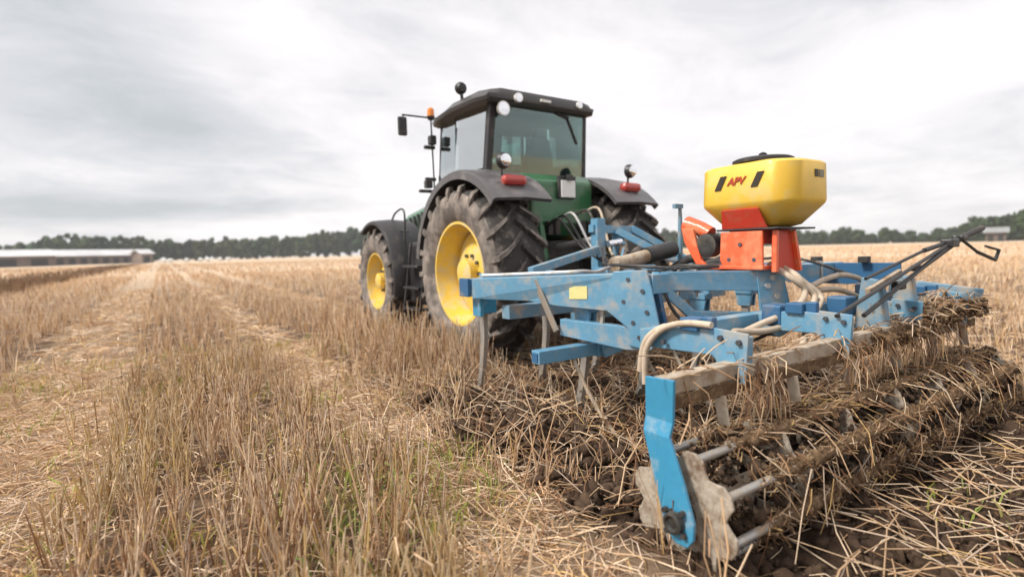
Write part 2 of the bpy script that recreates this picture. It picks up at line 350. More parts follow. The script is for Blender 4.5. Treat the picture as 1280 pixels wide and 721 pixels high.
# ------------------------------------------------------------------ stubble and straw
PAL = np.array([(0.68, 0.52, 0.345), (0.60, 0.425, 0.26), (0.44, 0.275, 0.15), (0.76, 0.63, 0.46), (0.24, 0.13, 0.07), (0.64, 0.46, 0.20), (0.58, 0.48, 0.38)])
def pick(n, wts): return PAL[rng.choice(len(PAL), n, p=np.array(wts) / sum(wts))] * np.array([1.06, 1.0, 0.97]) * rng.uniform(0.8, 1.15, (n, 1))
def ribbons(P0, P1, P2, wd, col, prism=False):
    """stems through three points each; flat ribbons or three-sided stalks"""
    n_ = len(P0); d = P2 - P0; d /= np.linalg.norm(d, axis=1, keepdims=True) + 1e-9
    rnd = rng.normal(size=(n_, 3)); s = np.cross(d, rnd); s /= np.linalg.norm(s, axis=1, keepdims=True) + 1e-9; q = np.cross(d, s)
    wd = np.asarray(wd).reshape(-1, 1) * np.ones((n_, 1)); V = []
    if prism:
        offs = [(math.cos(a), math.sin(a)) for a in (0, 2.094, 4.189)]
        for Pt, f in ((P0, 1.0), (P1, 0.95), (P2, 0.75)):
            for (ca, sa) in offs: V.append(Pt + (s * ca + q * sa) * wd * 0.55 * f)
        V = np.stack(V, 1).reshape(-1, 3); bi = (np.arange(n_) * 9)[:, None]
        quads = [(0, 1, 4, 3), (1, 2, 5, 4), (2, 0, 3, 5), (3, 4, 7, 6), (4, 5, 8, 7), (5, 3, 6, 8)]; m_ = 9
    else:
        for Pt, f in ((P0, 1.0), (P1, 0.95), (P2, 0.45)): V += [Pt - s * wd * 0.5 * f, Pt + s * wd * 0.5 * f]
        V = np.stack(V, 1).reshape(-1, 3); bi = (np.arange(n_) * 6)[:, None]; quads = [(0, 1, 3, 2), (2, 3, 5, 4)]; m_ = 6
    F_ = np.concatenate([bi + np.array(q_)[None] for q_ in quads], 0)
    return V, F_, np.repeat(col, m_, 0)
def join(parts):
    Vs, Fs, Cs = [], [], []; o_ = 0
    for V, F_, c in parts: Vs.append(V); Fs.append(F_ + o_); Cs.append(c); o_ += len(V)
    return np.concatenate(Vs), np.concatenate(Fs), np.concatenate(Cs)
def wedge(n_, r1, r2, a1=None, a2=92):
    if a1 is None:
        a1 = -75 if r2 <= 16 else (-45 if r2 <= 50 else -28); n_ = int(n_ * (a2 - a1) / 104.0)
    a = rng.uniform(R(a1), R(a2), n_); r_ = np.sqrt(rng.uniform(r1 * r1, r2 * r2, n_))
    return np.stack([np.sin(a) * r_, np.cos(a) * r_], 1)
def snap_rows(xy, sp=0.15, j=0.028):
    xy = xy.copy(); xy[:, 0] = np.round(xy[:, 0] / sp) * sp + rng.normal(0, j, len(xy)); return xy
def keep_standing(xy):
    x, y = xy[:, 0], xy[:, 1]; t = tilled(x, y)
    under = (x > 2.55) & (x < 5.15) & (y > 3.4) & (y < 9.0)          # pressed flat under the tractor
    wheel = ((np.abs(x - 2.95) < 0.34) | (np.abs(x - 4.75) < 0.34)) & (y < 8.7) & (y > 3.0)
    p = (1 - t) * (1 - 0.93 * lane(x, y)) * np.where(wheel, 0.0, np.where(under, 0.25, 1.0)) * (0.16 + 0.84 * sstep(0.25, 0.6, vnoise(x, y, 0.32, 12)))
    p = np.where((x > 2.0) & (x < 2.62) & (y > 4.1) & (y < 8.8), np.maximum(p, 0.97), p)
    p = p * (1 - ((x > 0.95) & (x < 2.0) & (y > 0.5) & (y < 1.75)) * 0.93)      # pushed down beside the roller's end plate
    return rng.random(len(x)) < p
def stems(n_, r1, r2, wd, prism, hmul=1.0, leaves=0):
    if r2 < 20:
        q = snap_rows(wedge(n_ // 6, r1, r2), 0.15, 0.016); q = q[keep_standing(q)]; xy = np.repeat(q, 6, 0) + rng.normal(0, 0.016, (len(q) * 6, 2))
    else:
        xy = snap_rows(wedge(n_, r1, r2), 0.3, 0.05) if r2 < 50 else wedge(n_, r1, r2); xy = xy[keep_standing(xy)]
    m_ = len(xy); x, y = xy[:, 0], xy[:, 1]; z = gz(x, y) * (np.hypot(x, y) < 40)
    tall = 0.75 + 0.5 * vnoise(x, y, 1.1, 21); right = np.where(x > 5.2, 0.72, 1.0)
    st_ = strip(x, y)
    h = rng.uniform(0.14, 0.30, m_) * tall * right * hmul * (1 + 0.5 * st_) * (1 + 0.75 * sstep(1.7, 2.1, x) * (x < 2.64) * sstep(3.9, 4.4, y) * (y < 8.9)); ln = rng.normal(0, 0.17, (m_, 2)) * h[:, None]
    P0 = np.stack([x, y, z - 0.02], 1); P2 = np.stack([x + ln[:, 0], y + ln[:, 1], z + h], 1)
    P1 = (P0 + P2) / 2 + np.concatenate([rng.normal(0, 0.012, (m_, 2)), np.zeros((m_, 1))], 1)
    c = pick(m_, (4.4, 3.4, 2.6, 4.4, 2.2, 1.2, 2.0)); c = c * (1 - 0.62 * st_[:, None]) * np.where(st_[:, None] > .3, np.array([[1.0, .86, .72]]), 1)
    # a yellow-green cast where the under-growth is still alive
    gk = sstep(0.55, 0.75, vnoise(x, y, 0.8, 31)) * sstep(9, 3, np.hypot(x, y)) * 0.2
    c = c * (1 - gk[:, None]) + np.array([0.52, 0.42, 0.10]) * gk[:, None]
    parts = [ribbons(P0, P1, P2, wd * rng.uniform(0.7, 1.3, m_), c, prism)]
    if leaves:
        s = rng.choice(m_, int(m_ * leaves)); a = rng.uniform(0, 2 * PI, len(s)); f = rng.uniform(0.2, 0.95, len(s))[:, None]
        Q0 = P0[s] * (1 - f) + P2[s] * f; ll = rng.uniform(0.03, 0.12, len(s))
        dr = np.stack([np.cos(a) * ll, np.sin(a) * ll, rng.uniform(-0.02, 0.07, len(s))], 1)
        Q1 = Q0 + dr * 0.55 + [0, 0, 0.02]; Q2 = Q0 + dr - np.stack([0 * a, 0 * a, rng.uniform(0.0, 0.09, len(s))], 1)
        parts.append(ribbons(Q0, Q1, Q2, rng.uniform(0.0028, 0.0065, len(s)), pick(len(s), (4, 3, 3, 2, 2, 1.5, 2))))
    return parts
def lying(xy, lmin, lmax, wd, zmax, pitch, wts, prism=True, bright=1.0):
    if pitch > 0.2: xy = xy[~((xy[:, 0] > 1.15) & (xy[:, 0] < 1.95) & (xy[:, 1] > 0.75) & (xy[:, 1] < 1.65) & (rng.random(len(xy)) < 0.8))]
    m_ = len(xy); x, y = xy[:, 0], xy[:, 1]; a = rng.uniform(0, 2 * PI, m_); ll = rng.uniform(lmin, lmax, m_)
    el = np.abs(rng.normal(0, pitch, m_)); z = gz(x, y) + rng.uniform(0.0, zmax, m_)
    d = np.stack([np.cos(a) * np.cos(el), np.sin(a) * np.cos(el), np.sin(el)], 1) * ll[:, None]
    P0 = np.stack([x, y, z], 1); P2 = P0 + d; P1 = (P0 + P2) / 2 + np.stack([rng.normal(0, 0.085, m_) * ll, rng.normal(0, 0.085, m_) * ll, np.abs(rng.normal(0, .07, m_)) * ll], 1)
    gz2 = gz(P2[:, 0], P2[:, 1]); P2[:, 2] = np.maximum(P2[:, 2], gz2 + 0.004)
    return [ribbons(P0, P1, P2, wd * rng.uniform(0.6, 1.4, m_), pick(m_, wts) * bright, prism)]
parts = []
parts += stems(25000, 0.7, 6.5, 0.0058, True, 1.0, 0.32)
parts += stems(1500, 1.2, 7.0, 0.008, True, 1.2, 0.0)
parts += stems(60000, 6.5, 16, 0.009, False, 1.0, 0.2)
parts += stems(90000, 16, 45, 0.02, False)
parts += stems(70000, 45, 150, 0.075, False, 1.05)
V, F, c = join(parts[:1] + parts[1:])
o = link('stubble', npmesh('stubble', V, F, 'straw', c)); tag(o, 'cut cereal stubble standing in rows over the open field', 'stubble', kind='stuff')

xy = wedge(85000, 0.5, 8.0); x, y = xy[:, 0], xy[:, 1]
p = (0.28 + 0.72 * lane(x, y)) * (1 - tilled(x, y)); xy1 = xy[rng.random(len(x)) < p]
parts = lying(xy1, 0.05, 0.26, 0.005, 0.035, 0.16, (4, 3, 2, 4, 0.8, 1, 3), False)
xy = wedge(60000, 8.0, 26); x, y = xy[:, 0], xy[:, 1]; xy = xy[rng.random(len(x)) < (0.15 + 0.85 * lane(x, y)) * (1 - tilled(x, y))]
parts += lying(xy, 0.12, 0.4, 0.013, 0.04, 0.14, (4, 3, 1.5, 4, 0.4, 1, 3), False)
V, F, c = join(parts); o = link('loose_straw', npmesh('loose_straw', V, F, 'straw', c)); tag(o, 'flattened straw and chaff lying in the wheel lanes between the stubble bands', 'straw', kind='stuff')

# straw torn up and mixed into the worked soil
def rect(n_, x0, x1, y0, y1): return np.stack([rng.uniform(x0, x1, n_), rng.uniform(y0, y1, n_)], 1)
xy = rect(2000, 1.2, 5.3, -0.6, 4.0); xy = xy[rng.random(len(xy)) < 0.25 + 0.75 * tilled(xy[:, 0], xy[:, 1]) * (0.25 + 0.9 * vnoise(xy[:, 0], xy[:, 1], 0.4, 41))]
W1 = (3, 4, 5, 3, 5, 1, 2)
parts = lying(xy, 0.05, 0.34, 0.0052, 0.05, 0.22, W1)
xy = rect(800, 1.15, 2.7, 1.6, 4.2); parts += lying(xy, 0.12, 0.38, 0.0056, 0.05, 0.7, (4, 4, 4, 4, 4, 1, 1.5))      # thrown up beside the tines
xy = rect(800, 2.0, 4.9, 1.6, 3.9); parts += lying(xy, 0.1, 0.4, 0.006, 0.06, 0.6, W1)
xy = rect(330, 1.75, 4.6, -0.2, 0.95); parts += lying(xy, 0.22, 0.6, 0.0066, 0.06, 0.12, (5, 3, 1.5, 4, 0.6, 1, 2))
V, F, c = join(parts); o = link('torn_straw', npmesh('torn_straw', V, F, 'straw', c)); tag(o, 'torn straw tangled through the dark worked soil around the cultivator', 'straw', kind='stuff')

# clods
def clods(n_, pts, smin, smax):
    bm = B(); bmesh.ops.create_icosphere(bm, subdivisions=1, radius=1); ico = np.array([v.co[:] for v in bm.verts]); fi = np.array([[v.index for v in f.verts] for f in bm.faces]); bm.free()
    s = smin + (smax - smin) * rng.random(n_) ** 2.5; V = ico[None] * rng.uniform(0.3, 1.6, (n_, len(ico), 1)) * s[:, None, None] * rng.uniform(0.45, 1.25, (n_, 1, 3))
    V = V + pts[:, None, :]; return V.reshape(-1, 3), (np.arange(n_)[:, None, None] * len(ico) + fi[None]).reshape(-1, 3)
xy = rect(15000, 1.35, 5.4, -0.6, 4.0); xy = xy[rng.random(len(xy)) < tilled(xy[:, 0], xy[:, 1])]
V, F = clods(len(xy), np.concatenate([xy, gz(xy[:, 0], xy[:, 1])[:, None] + 0.004], 1), 0.007, 0.05)
xy = rect(8500, 1.4, 3.0, 1.7, 4.3); xy = xy[rng.random(len(xy)) < tilled(xy[:, 0], xy[:, 1])]
V2, F2 = clods(len(xy), np.concatenate([xy, (gz(xy[:, 0], xy[:, 1]) + rng.uniform(0, 0.05, len(xy)))[:, None]], 1), 0.006, 0.048); F = np.concatenate([F, F2 + len(V)]); V = np.concatenate([V, V2])
o = link('soil_clods', npmesh('soil_clods', V, F, 'soil')); tag(o, 'dark crumbly soil clods left behind by the cultivator', 'soil', kind='stuff')

# green weeds
def blades(cx, cy, rad, n_, h, col):
    r_ = rad * np.sqrt(rng.random(n_)); a = rng.uniform(0, 2 * PI, n_); x = cx + r_ * np.cos(a); y = cy + r_ * np.sin(a); z = gz(x, y)
    hh = h * rng.uniform(0.4, 1.1, n_); b_ = rng.uniform(0, 2 * PI, n_); ln = rng.uniform(0.1, 0.8, n_) * hh
    P0 = np.stack([x, y, z], 1); P1 = P0 + np.stack([np.cos(b_) * ln * 0.35, np.sin(b_) * ln * 0.35, hh * 0.62], 1); P2 = P0 + np.stack([np.cos(b_) * ln, np.sin(b_) * ln, hh * rng.uniform(0.6, 1, n_)], 1)
    return ribbons(P0, P1, P2, rng.uniform(0.004, 0.010, n_), np.array(col)[None] * rng.uniform(0.6, 1.35, (n_, 1)) * (1 + rng.normal(0, .12, (n_, 3))))
parts = []
for (cx, cy, rad, n_, h) in ((0.95, 2.45, 0.30, 520, 0.20), (0.72, 2.15, 0.22, 380, 0.17), (1.2, 2.6, 0.2, 260, 0.16), (0.85, 2.9, 0.3, 240, 0.2), (0.35, 2.3, 0.2, 110, 0.16), (1.25, 3.6, 0.4, 150, 0.15), (1.15, 2.05, 0.2, 160, 0.14), (3.0, 0.62, 0.25, 160, 0.13)):
    parts.append(blades(cx, cy, rad * 1.6, int(n_ * 0.42), h * 0.9, (0.33, 0.33, 0.095)))
for i in range(110):
    q = wedge(1, 2.0, 8.0, -12, 22)[0]
    if tilled(q[0], q[1]) < 0.1: parts.append(blades(q[0], q[1], 0.14, 14, 0.15, (0.40, 0.35, 0.10)))
V, F, c = join(parts); o = link('weeds', npmesh('weeds', V, F, 'leaf', c)); tag(o, 'short green volunteer blades sprouting low between the stubble stems', 'weeds', kind='stuff')

# ------------------------------------------------------------------ far trees
def crown_geo(rx, rz, nb, nl, ls, seed):
    g_ = np.random.default_rng(seed); V = []; C_ = []
    for b_ in range(nb):
        u = g_.normal(size=3); u /= np.linalg.norm(u); rr = g_.random() ** 0.4
        c0 = np.array([u[0] * rx * 0.72 * rr, u[1] * rx * 0.72 * rr, u[2] * rz * 0.75 * rr]); br = g_.uniform(0.25, 0.42) * rx
        tone = g_.uniform(0.7, 1.3)
        d = g_.normal(size=(nl, 3)); d /= np.linalg.norm(d, axis=1, keepdims=True); p = c0 + d * br * (g_.random((nl, 1)) ** 0.35)
        s = np.cross(d, g_.normal(size=(nl, 3))); s /= np.linalg.norm(s, axis=1, keepdims=True); q = np.cross(s, d + g_.normal(0, 0.6, (nl, 3))); q /= np.linalg.norm(q, axis=1, keepdims=True)
        sz = ls * g_.uniform(0.5, 1.4, (nl, 1))
        V.append(np.stack([p - s * sz, p - q * sz * 0.7, p + s * sz, p + q * sz * 0.7], 1)); C_.append(np.ones((nl * 4, 1)) * np.array([[0.050, 0.078, 0.030]]) * tone * np.repeat(g_.uniform(0.75, 1.3, (nl, 1)), 4, 0))
    V = np.concatenate(V).reshape(-1, 3); return V, np.arange(len(V)).reshape(-1, 4), np.concatenate(C_)
def trunk_bm(h, r_, seed):
    rd = random.Random(seed); bm = B(); tube(bm, [(0, 0, -0.3), (rd.uniform(-.1, .1), rd.uniform(-.1, .1), h * 0.45), (rd.uniform(-.3, .3), rd.uniform(-.3, .3), h)], [r_, r_ * 0.7, r_ * 0.25], 7)
    for k_ in range(5):
        a = rd.uniform(0, 6.28); z0 = h * rd.uniform(0.35, 0.75); e_ = rd.uniform(1.5, 2.8)
        tube(bm, [(0, 0, z0), (math.cos(a) * e_, math.sin(a) * e_, z0 + e_ * 0.8)], [r_ * 0.4, r_ * 0.12], 5)
    return bm
def polar(az, d): return d * math.sin(R(az)), d * math.cos(R(az))
# the wood behind the field at the left reads as one mass
def canopy(az):
    pts = [(-30, 11), (-11.5, 11), (-10.5, 10.5), (-8.6, 12), (-8.2, 16.5), (-3.6, 17), (-3.2, 15), (0, 14.5), (6, 14), (12, 14.5), (13.0, 18.5), (17.5, 20), (21, 17), (30, 15), (45, 13), (60, 11)]
    for (a, b_), (c_, d_) in zip(pts, pts[1:]):
        if a <= az <= c_: return b_ + (d_ - b_) * (az - a) / (c_ - a)
    return 12
parts = []; rd = random.Random(4)
for row in range(3):
    az = -24.0
    while az < 52:
        dist = 345 + row * 9 + rd.uniform(-3, 3); h = canopy(az) * rd.uniform(0.88, 1.06) * (dist / 345); x, y = polar(az, dist)
        rx = rd.uniform(3.2, 5.2)
        V, F_, c = crown_geo(rx, h * 0.54, 16, 46, 0.95, rd.randint(0, 9999)); c = c * rd.uniform(0.6, 1.55) * np.array([rd.uniform(.8, 1.35), 1, rd.uniform(.85, 1.2)])
        parts.append((V + [x, y, h * 0.47], F_, c)); az += R(1) * 57.3 * rd.uniform(0.75, 1.05) if row else rd.uniform(0.6, 0.95)
V, F, c = join(parts); o = link('woodland', npmesh('woodland', V, F, 'crown', c)); tag(o, 'long dark wood closing the field along the horizon at the left', 'woodland', kind='stuff')
# the trees at the right, one by one
protos = []
for s_, (rx, rz) in enumerate(((3.6, 3.6), (4.6, 3.4), (3.0, 3.9), (5.2, 4.3))):
    V, F_, c = crown_geo(rx, rz, 30, 70, 0.6, 50 + s_)
    tb = trunk_bm(6.5, 0.28, s_); me = bpy.data.meshes.new('trunk'); tb.to_mesh(me); tb.free(); me.materials.append(M['bark'])
    protos.append((npmesh('crown', V, F_, 'crown', c), me, rz))
row = []
rd = random.Random(12)
az = 47.0
while az < 75.0: row.append((az, 300 + rd.uniform(-14, 14), rd.uniform(0.6, 1.0) + (0.12 if 62 < az < 66 else 0))); az += rd.uniform(0.75, 1.25)
row += [(72.6, 290, 0.92), (74.1, 250, 0.8), (74.9, 262, 1.0), (75.9, 266, 1.25), (76.8, 262, 1.4), (77.6, 225, 1.3), (79.2, 200, 1.25), (80.8, 200, 1.0), (82.5, 195, 1.1)]
kinds = ['pale round-topped', 'broad dark-crowned', 'slim upright', 'big spreading']
where = [(52, 'seen low behind the lowered hitch and cylinder'), (56, 'in the line behind the orange seeder frame'), (62, 'in the line just right of the yellow hopper'), (67, 'in the middle of the right-hand tree line'), (72, 'towards the right end of the tree line'), (75.3, 'where the line climbs beside the small grey-roofed barn'), (90, 'nearer and tallest, at the far right edge')]
for i, (az, dist, sc) in enumerate(row):
    k_ = i % 4; cm, tm, rz = protos[k_]; x, y = polar(az, dist); wh = [w_ for a, w_ in where if az < a][0]
    lab = f'{kinds[k_]} field-edge tree {wh}'
    e_ = empty('field_tree', (x, y, 0), lab, 'tree', lab if True else None)
    e_.rotation_euler = (0, 0, rd.uniform(0, 6.28)); e_.scale = (sc, sc, sc * rd.uniform(0.9, 1.1))
    e_['group'] = 'trees along the right-hand horizon'
    for nm, me in (('trunk', tm), ('crown', cm)):
        q = bpy.data.objects.new(nm, me); COL.objects.link(q); q.parent = e_; q.location = (0, 0, 0 if nm == 'trunk' else rz + 0.4)
parts = []; az = 46
while az < 84:
    x, y = polar(az, 306 if az < 74 else 262); V, F_, c = crown_geo(2.8, 2.4, 12, 50, 0.6, rd.randint(0, 9999)); parts.append((V + [x, y, 1.3], F_, c * 0.9)); az += 0.42
V, F, c = join(parts); o = link('hedgerow', npmesh('hedgerow', V, F, 'crown', c)); tag(o, 'low unbroken hedge growth under the right-hand tree line', 'hedge', kind='stuff')

# ------------------------------------------------------------------ far buildings
def barn(name, a, b, depth, eave, ridge, label, cat='barn', openings=0, roofm='skinroof', over=0.8, group=None):
    a = Vector((*a, 0)); b = Vector((*b, 0)); d = (b - a).normalized(); nn = Vector((-d.y, d.x, 0))
    if nn.dot(a) < 0: nn = -nn
    L_ = (b - a).length; e_ = empty(name, (a + b) / 2, label, cat, group)
    bm = B(); c4 = [a, b, b + nn * depth, a + nn * depth]
    hexa(bm, [p for p in c4] + [p + Vector((0, 0, eave)) for p in c4])
    for p, q in ((a, a + nn * depth), (b, b + nn * depth)):
        m_ = (p + q) / 2; vs = [bm.verts.new(p + Vector((0, 0, eave))), bm.verts.new(q + Vector((0, 0, eave))), bm.verts.new(m_ + Vector((0, 0, ridge - 0.1)))]; bm.faces.new(vs)
    obj('wall', bm, 'barnwall', e_)
    for sgn in (0, 1):
        bm = B(); m0 = a + nn * depth / 2 - d * over + Vector((0, 0, ridge)); m1 = b + nn * depth / 2 + d * over + Vector((0, 0, ridge))
        off = nn * (-over if sgn == 0 else depth + over); e0 = a + off - d * over + Vector((0, 0, eave - 0.1)); e1 = b + off + d * over + Vector((0, 0, eave - 0.1))
        plate(bm, [e0, e1, m1, m0], 0.18); obj('roof', bm, roofm, e_)
    for k_ in range(openings):
        f0 = (k_ + 0.2) / openings; f1 = f0 + 0.55 / openings; bm = B(); p = a + d * L_ * f0 - nn * 0.06; q = a + d * L_ * f1 - nn * 0.06
        hexa(bm, [p, q, q + nn * 0.05, p + nn * 0.05] + [v_ + Vector((0, 0, eave * 0.72)) for v_ in (p, q, q + nn * 0.05, p + nn * 0.05)]); obj('doorway_shade', bm, 'doorshade', e_)  # dark panel on the solid wall, painting the shade inside an opening
    return e_
barn('long_barn', polar(-7.4, 262), polar(-0.9, 285), 16, 3.6, 6.0, 'long low barn with a pale metal roof at the far left of the field', openings=9)
barn('open_shed', polar(-15.0, 232), polar(-7.3, 238), 12, 3.6, 5.7, 'open shed with pale roof and dark end bay, left of the long barn', openings=4)
barn('brick_annex', polar(-1.5, 262), polar(-0.7, 264), 7, 3.9, 5.6, 'small dark reddish gabled annex at the right end of the long barn', openings=1)
barn('field_barn', polar(75.3, 232), polar(76.5, 232), 10, 3.0, 4.6, 'small grey-roofed barn among the trees at the far right', openings=2, roofm='greyroof')
dd = [('round white wrapped bale, %s' % q) for q in ('nearest the annex of the long barn', 'second out from the barn annex', 'third out from the barn annex', 'in the middle of the row of bales', 'right of the middle of the bale row', 'second from the right end of the bale row', 'last at the right end of the bale row')]
for az, lb in zip((0.15, 0.65, 1.9, 3.0, 3.6, 4.6, 5.3), dd):
    x, y = polar(az, 255); bm = B(); lathe(bm, [(-0.75, 0.55), (-0.72, 0.72), (-0.6, 0.8), (0.6, 0.8), (0.72, 0.72), (0.75, 0.55)], (x, y, 0.78), 'X', 18)
    tag(obj('wrapped_bale', bm, 'wrap', None, 0, True), lb, 'bale', 'white wrapped bales by the far barns')

# ------------------------------------------------------------------ tractor
TX = 3.84
TR = empty('tractor', (TX, 6.3, 0), 'large green tractor with yellow wheels pulling the blue cultivator over the stubble', 'tractor')
def wheel(cx, cy, cz, side, Ro, hw, Rr, nl, name='wheel'):
    """side: -1 outer face towards -X"""
    out_ = side
    bm = B()                                                          # hub and dished disc
    o0 = out_ * (hw * 0.15)
    prof = [(0.0, Rr * 0.86), (0.02, Rr * 0.80), (0.07, Rr * 0.55), (0.10, Rr * 0.42), (0.10, Rr * 0.30), (0.19, Rr * 0.28), (0.20, Rr * 0.24), (0.205, 0.02)]
    lathe(bm, prof, (cx + o0 - out_ * 0.05, cy, cz), 'X', 40, out_)
    hub = obj(name, bm, 'yellow', TR, 0, True)
    for k_ in range(10):
        a = 2 * PI * k_ / 10; obj('wheel_nut', bolt(B(), (cx + o0 + out_ * 0.045, cy + math.cos(a) * Rr * 0.36, cz + math.sin(a) * Rr * 0.36), (out_, 0, 0), 0.022, 0.035), 'bolt', hub)
    bm = B(); h = hw * 0.80                                          # rim barrel
    pr_ = [(h, Rr * 1.0), (h + 0.012, Rr * 1.02), (h + 0.012, Rr * 0.97), (h - 0.03, Rr * 0.945), (h - 0.10, Rr * 0.93), (h * 0.35, Rr * 0.87), (-h * 0.5, Rr * 0.87), (-h + 0.03, Rr * 0.94), (-h, Rr * 1.0), (-h * 0.5, Rr * 0.93), (h * 0.35, Rr * 0.92), (h - 0.09, Rr * 0.97)]
    lathe(bm, pr_, (cx, cy, cz), 'X', 56, out_, close=True); obj('rim', bm, 'yellow', hub, 0, True)
    bm = B(); tr_ = Ro - 0.066                                       # tyre casing
    sw = (tr_ - Rr)
    pr_ = [(h, Rr * 1.0), (h + 0.02, Rr + 0.02), (hw * 0.97, Rr + sw * 0.25), (hw * 1.02, Rr + sw * 0.5), (hw * 1.0, Rr + sw * 0.72), (hw * 0.93, tr_ - 0.035), (hw * 0.8, tr_ - 0.008), (hw * 0.4, tr_ + 0.008), (0, tr_ + 0.012)]
    pr_ = pr_ + [(-a, r_) for a, r_ in pr_[::-1][1:]]
    lathe(bm, pr_, (cx, cy, cz), 'X', 72, 1, close=True); ty = obj('tyre', bm, 'tyre', hub, 0, True)
    ty.data.materials.append(M['lug'])  # tread less dusty than the sidewall, with shade between lugs painted in too
    for pl_ in ty.data.polygons:
        q_ = pl_.center
        if abs(q_.x) < hw * 0.9 and math.hypot(q_.y, q_.z) > tr_ - 0.06: pl_.material_index = 1
    bm = B()                                                         # chevron lugs
    for s in (-1, 1):
        for k_ in range(nl):
            th0 = 2 * PI * (k_ + (0.5 if s > 0 else 0)) / nl; rows_ = []
            for (fx, rad, dth, hwid) in ((-0.03, Ro, 0.0, 0.023), (0.35, Ro, 0.13, 0.024), (0.7, Ro - 0.008, 0.22, 0.027), (0.97, Ro - 0.03, 0.27, 0.032), (1.035, Ro - 0.09, 0.275, 0.033), (1.03, Ro - 0.17, 0.275, 0.024)):
                xx = s * fx * hw; th = th0 + dth * (0.97 / Ro) ** 0.6; da = hwid * 0.95 / Ro
                base_r = (Ro - 0.075) if fx < 0.9 else rad - 0.03; 
                if fx > 0.9: xi = s * (fx * hw - 0.03 * (1 if fx > 1 else 0.3))
                else: xi = xx
                def P_(x_, r_, t_): return (cx + x_, cy + r_ * math.cos(t_), cz + r_ * math.sin(t_))
                rows_.append([bm.verts.new(P_(xi, base_r, th - da * 1.25)), bm.verts.new(P_(xx, rad, th - da)), bm.verts.new(P_(xx, rad, th + da)), bm.verts.new(P_(xi, base_r, th + da * 1.25))])
            for a, b_ in zip(rows_, rows_[1:]):
                for q in range(4): bm.faces.new([a[q], a[(q + 1) % 4], b_[(q + 1) % 4], b_[q]])
            bm.faces.new(rows_[0]); bm.faces.new(rows_[-1][::-1])
    td = obj('tread', bm, 'lug', hub, 0.004); td.data.materials.append(M['tyre'])
    for pl_ in td.data.polygons:
        q_ = pl_.center
        if abs(q_.x) > hw * 0.80 or pl_.normal.dot(Vector((0, q_.y, q_.z)).normalized()) > 0.8 and (abs(q_.x) > hw * 0.45): pl_.material_index = 1
    return hub
RY, FY = 5.15, 7.82
wheel(2.95, RY, 0.96, -1, 0.975, 0.31, 0.56, 21); wheel(4.73, RY, 0.96, 1, 0.975, 0.31, 0.56, 21)
wheel(2.90, FY, 0.79, -1, 0.80, 0.25, 0.42, 18); wheel(4.78, FY, 0.79, 1, 0.80, 0.25, 0.42, 18)
# rear fenders
def arch(bm, cy, cz, Rr_, a0, a1, x0, x1, th, lip=0.05, n_=26, flare=0.0):
    rows_ = []
    for k_ in range(n_ + 1):
        a = R(a0 + (a1 - a0) * k_ / n_); f = max(0, (k_ / n_ - 0.75) / 0.25) * flare
        c_, s_ = math.cos(a), math.sin(a)
        pr_ = [(x0, Rr_ - lip + f), (x0, Rr_ - 0.01 + f), (x0 + 0.03 * (1 if x1 > x0 else -1), Rr_ + 0.008 + f), ((x0 + x1) / 2, Rr_ + 0.03 + f), (x1, Rr_ + 0.012 + f), (x1, Rr_ - th + f), ((x0 + x1) / 2, Rr_ - th + 0.02 + f), (x0 + 0.02 * (1 if x1 > x0 else -1), Rr_ - th + f)]
        rows_.append([bm.verts.new((x_, cy + r_ * c_, cz + r_ * s_)) for x_, r_ in pr_])
    m_ = len(rows_[0])
    for a, b_ in zip(rows_, rows_[1:]):
        for q in range(m_): bm.faces.new([a[q], a[(q + 1) % m_], b_[(q + 1) % m_], b_[q]])
    bm.faces.new(rows_[0]); bm.faces.new(rows_[-1][::-1])
for s in (-1, 1):
    bm = B(); arch(bm, RY + 0.02, 0.98, 1.09, 8, 139, TX + s * 1.16, TX + s * 0.46, 0.03, 0.09, flare=0.015)
    fd = obj('rear_fender', bm, 'fender', TR, 0, True)
    bm = B(); yc, zc = 4.47, 1.90                                     # tail lamp cluster on the fender
    xa = TX + s * 0.83 - 0.14; box(bm, xa, xa + 0.28, yc - 0.05, yc + 0.07, zc - 0.05, zc + 0.06); obj('tail_lamp', bm, 'redlens', fd, 0.045)
    bm = B(); xl = TX + s * 0.90; yl = 4.55; tube(bm, [(xl, yl + 0.04, 1.86), (xl, yl + 0.04, 2.05)], 0.012, 8)
    lathe(bm, [(-0.05, 0.02), (-0.045, 0.06), (0.0, 0.082), (0.02, 0.084), (0.02, 0.07)], (xl, yl, 2.11), 'Y', 20, 1); tube(bm, [(xl, yl + 0.03, 2.05), (xl, yl + 0.01, 2.11)], 0.02, 8)
    wl = obj('work_lamp', bm, 'black', fd, 0, True)
    bm = B(); lathe(bm, [(-0.058, 0.01), (-0.056, 0.05), (-0.046, 0.062)], (xl, yl, 2.11), 'Y', 20); obj('lamp_lens', bm, 'chrome', wl, 0, True)
    bm = B(); arch(bm, FY, 0.79, 0.90, 55, 192, TX + s * 1.20, TX + s * 0.64, 0.025, 0.05); obj('front_fender', bm, 'black', TR, 0, True)
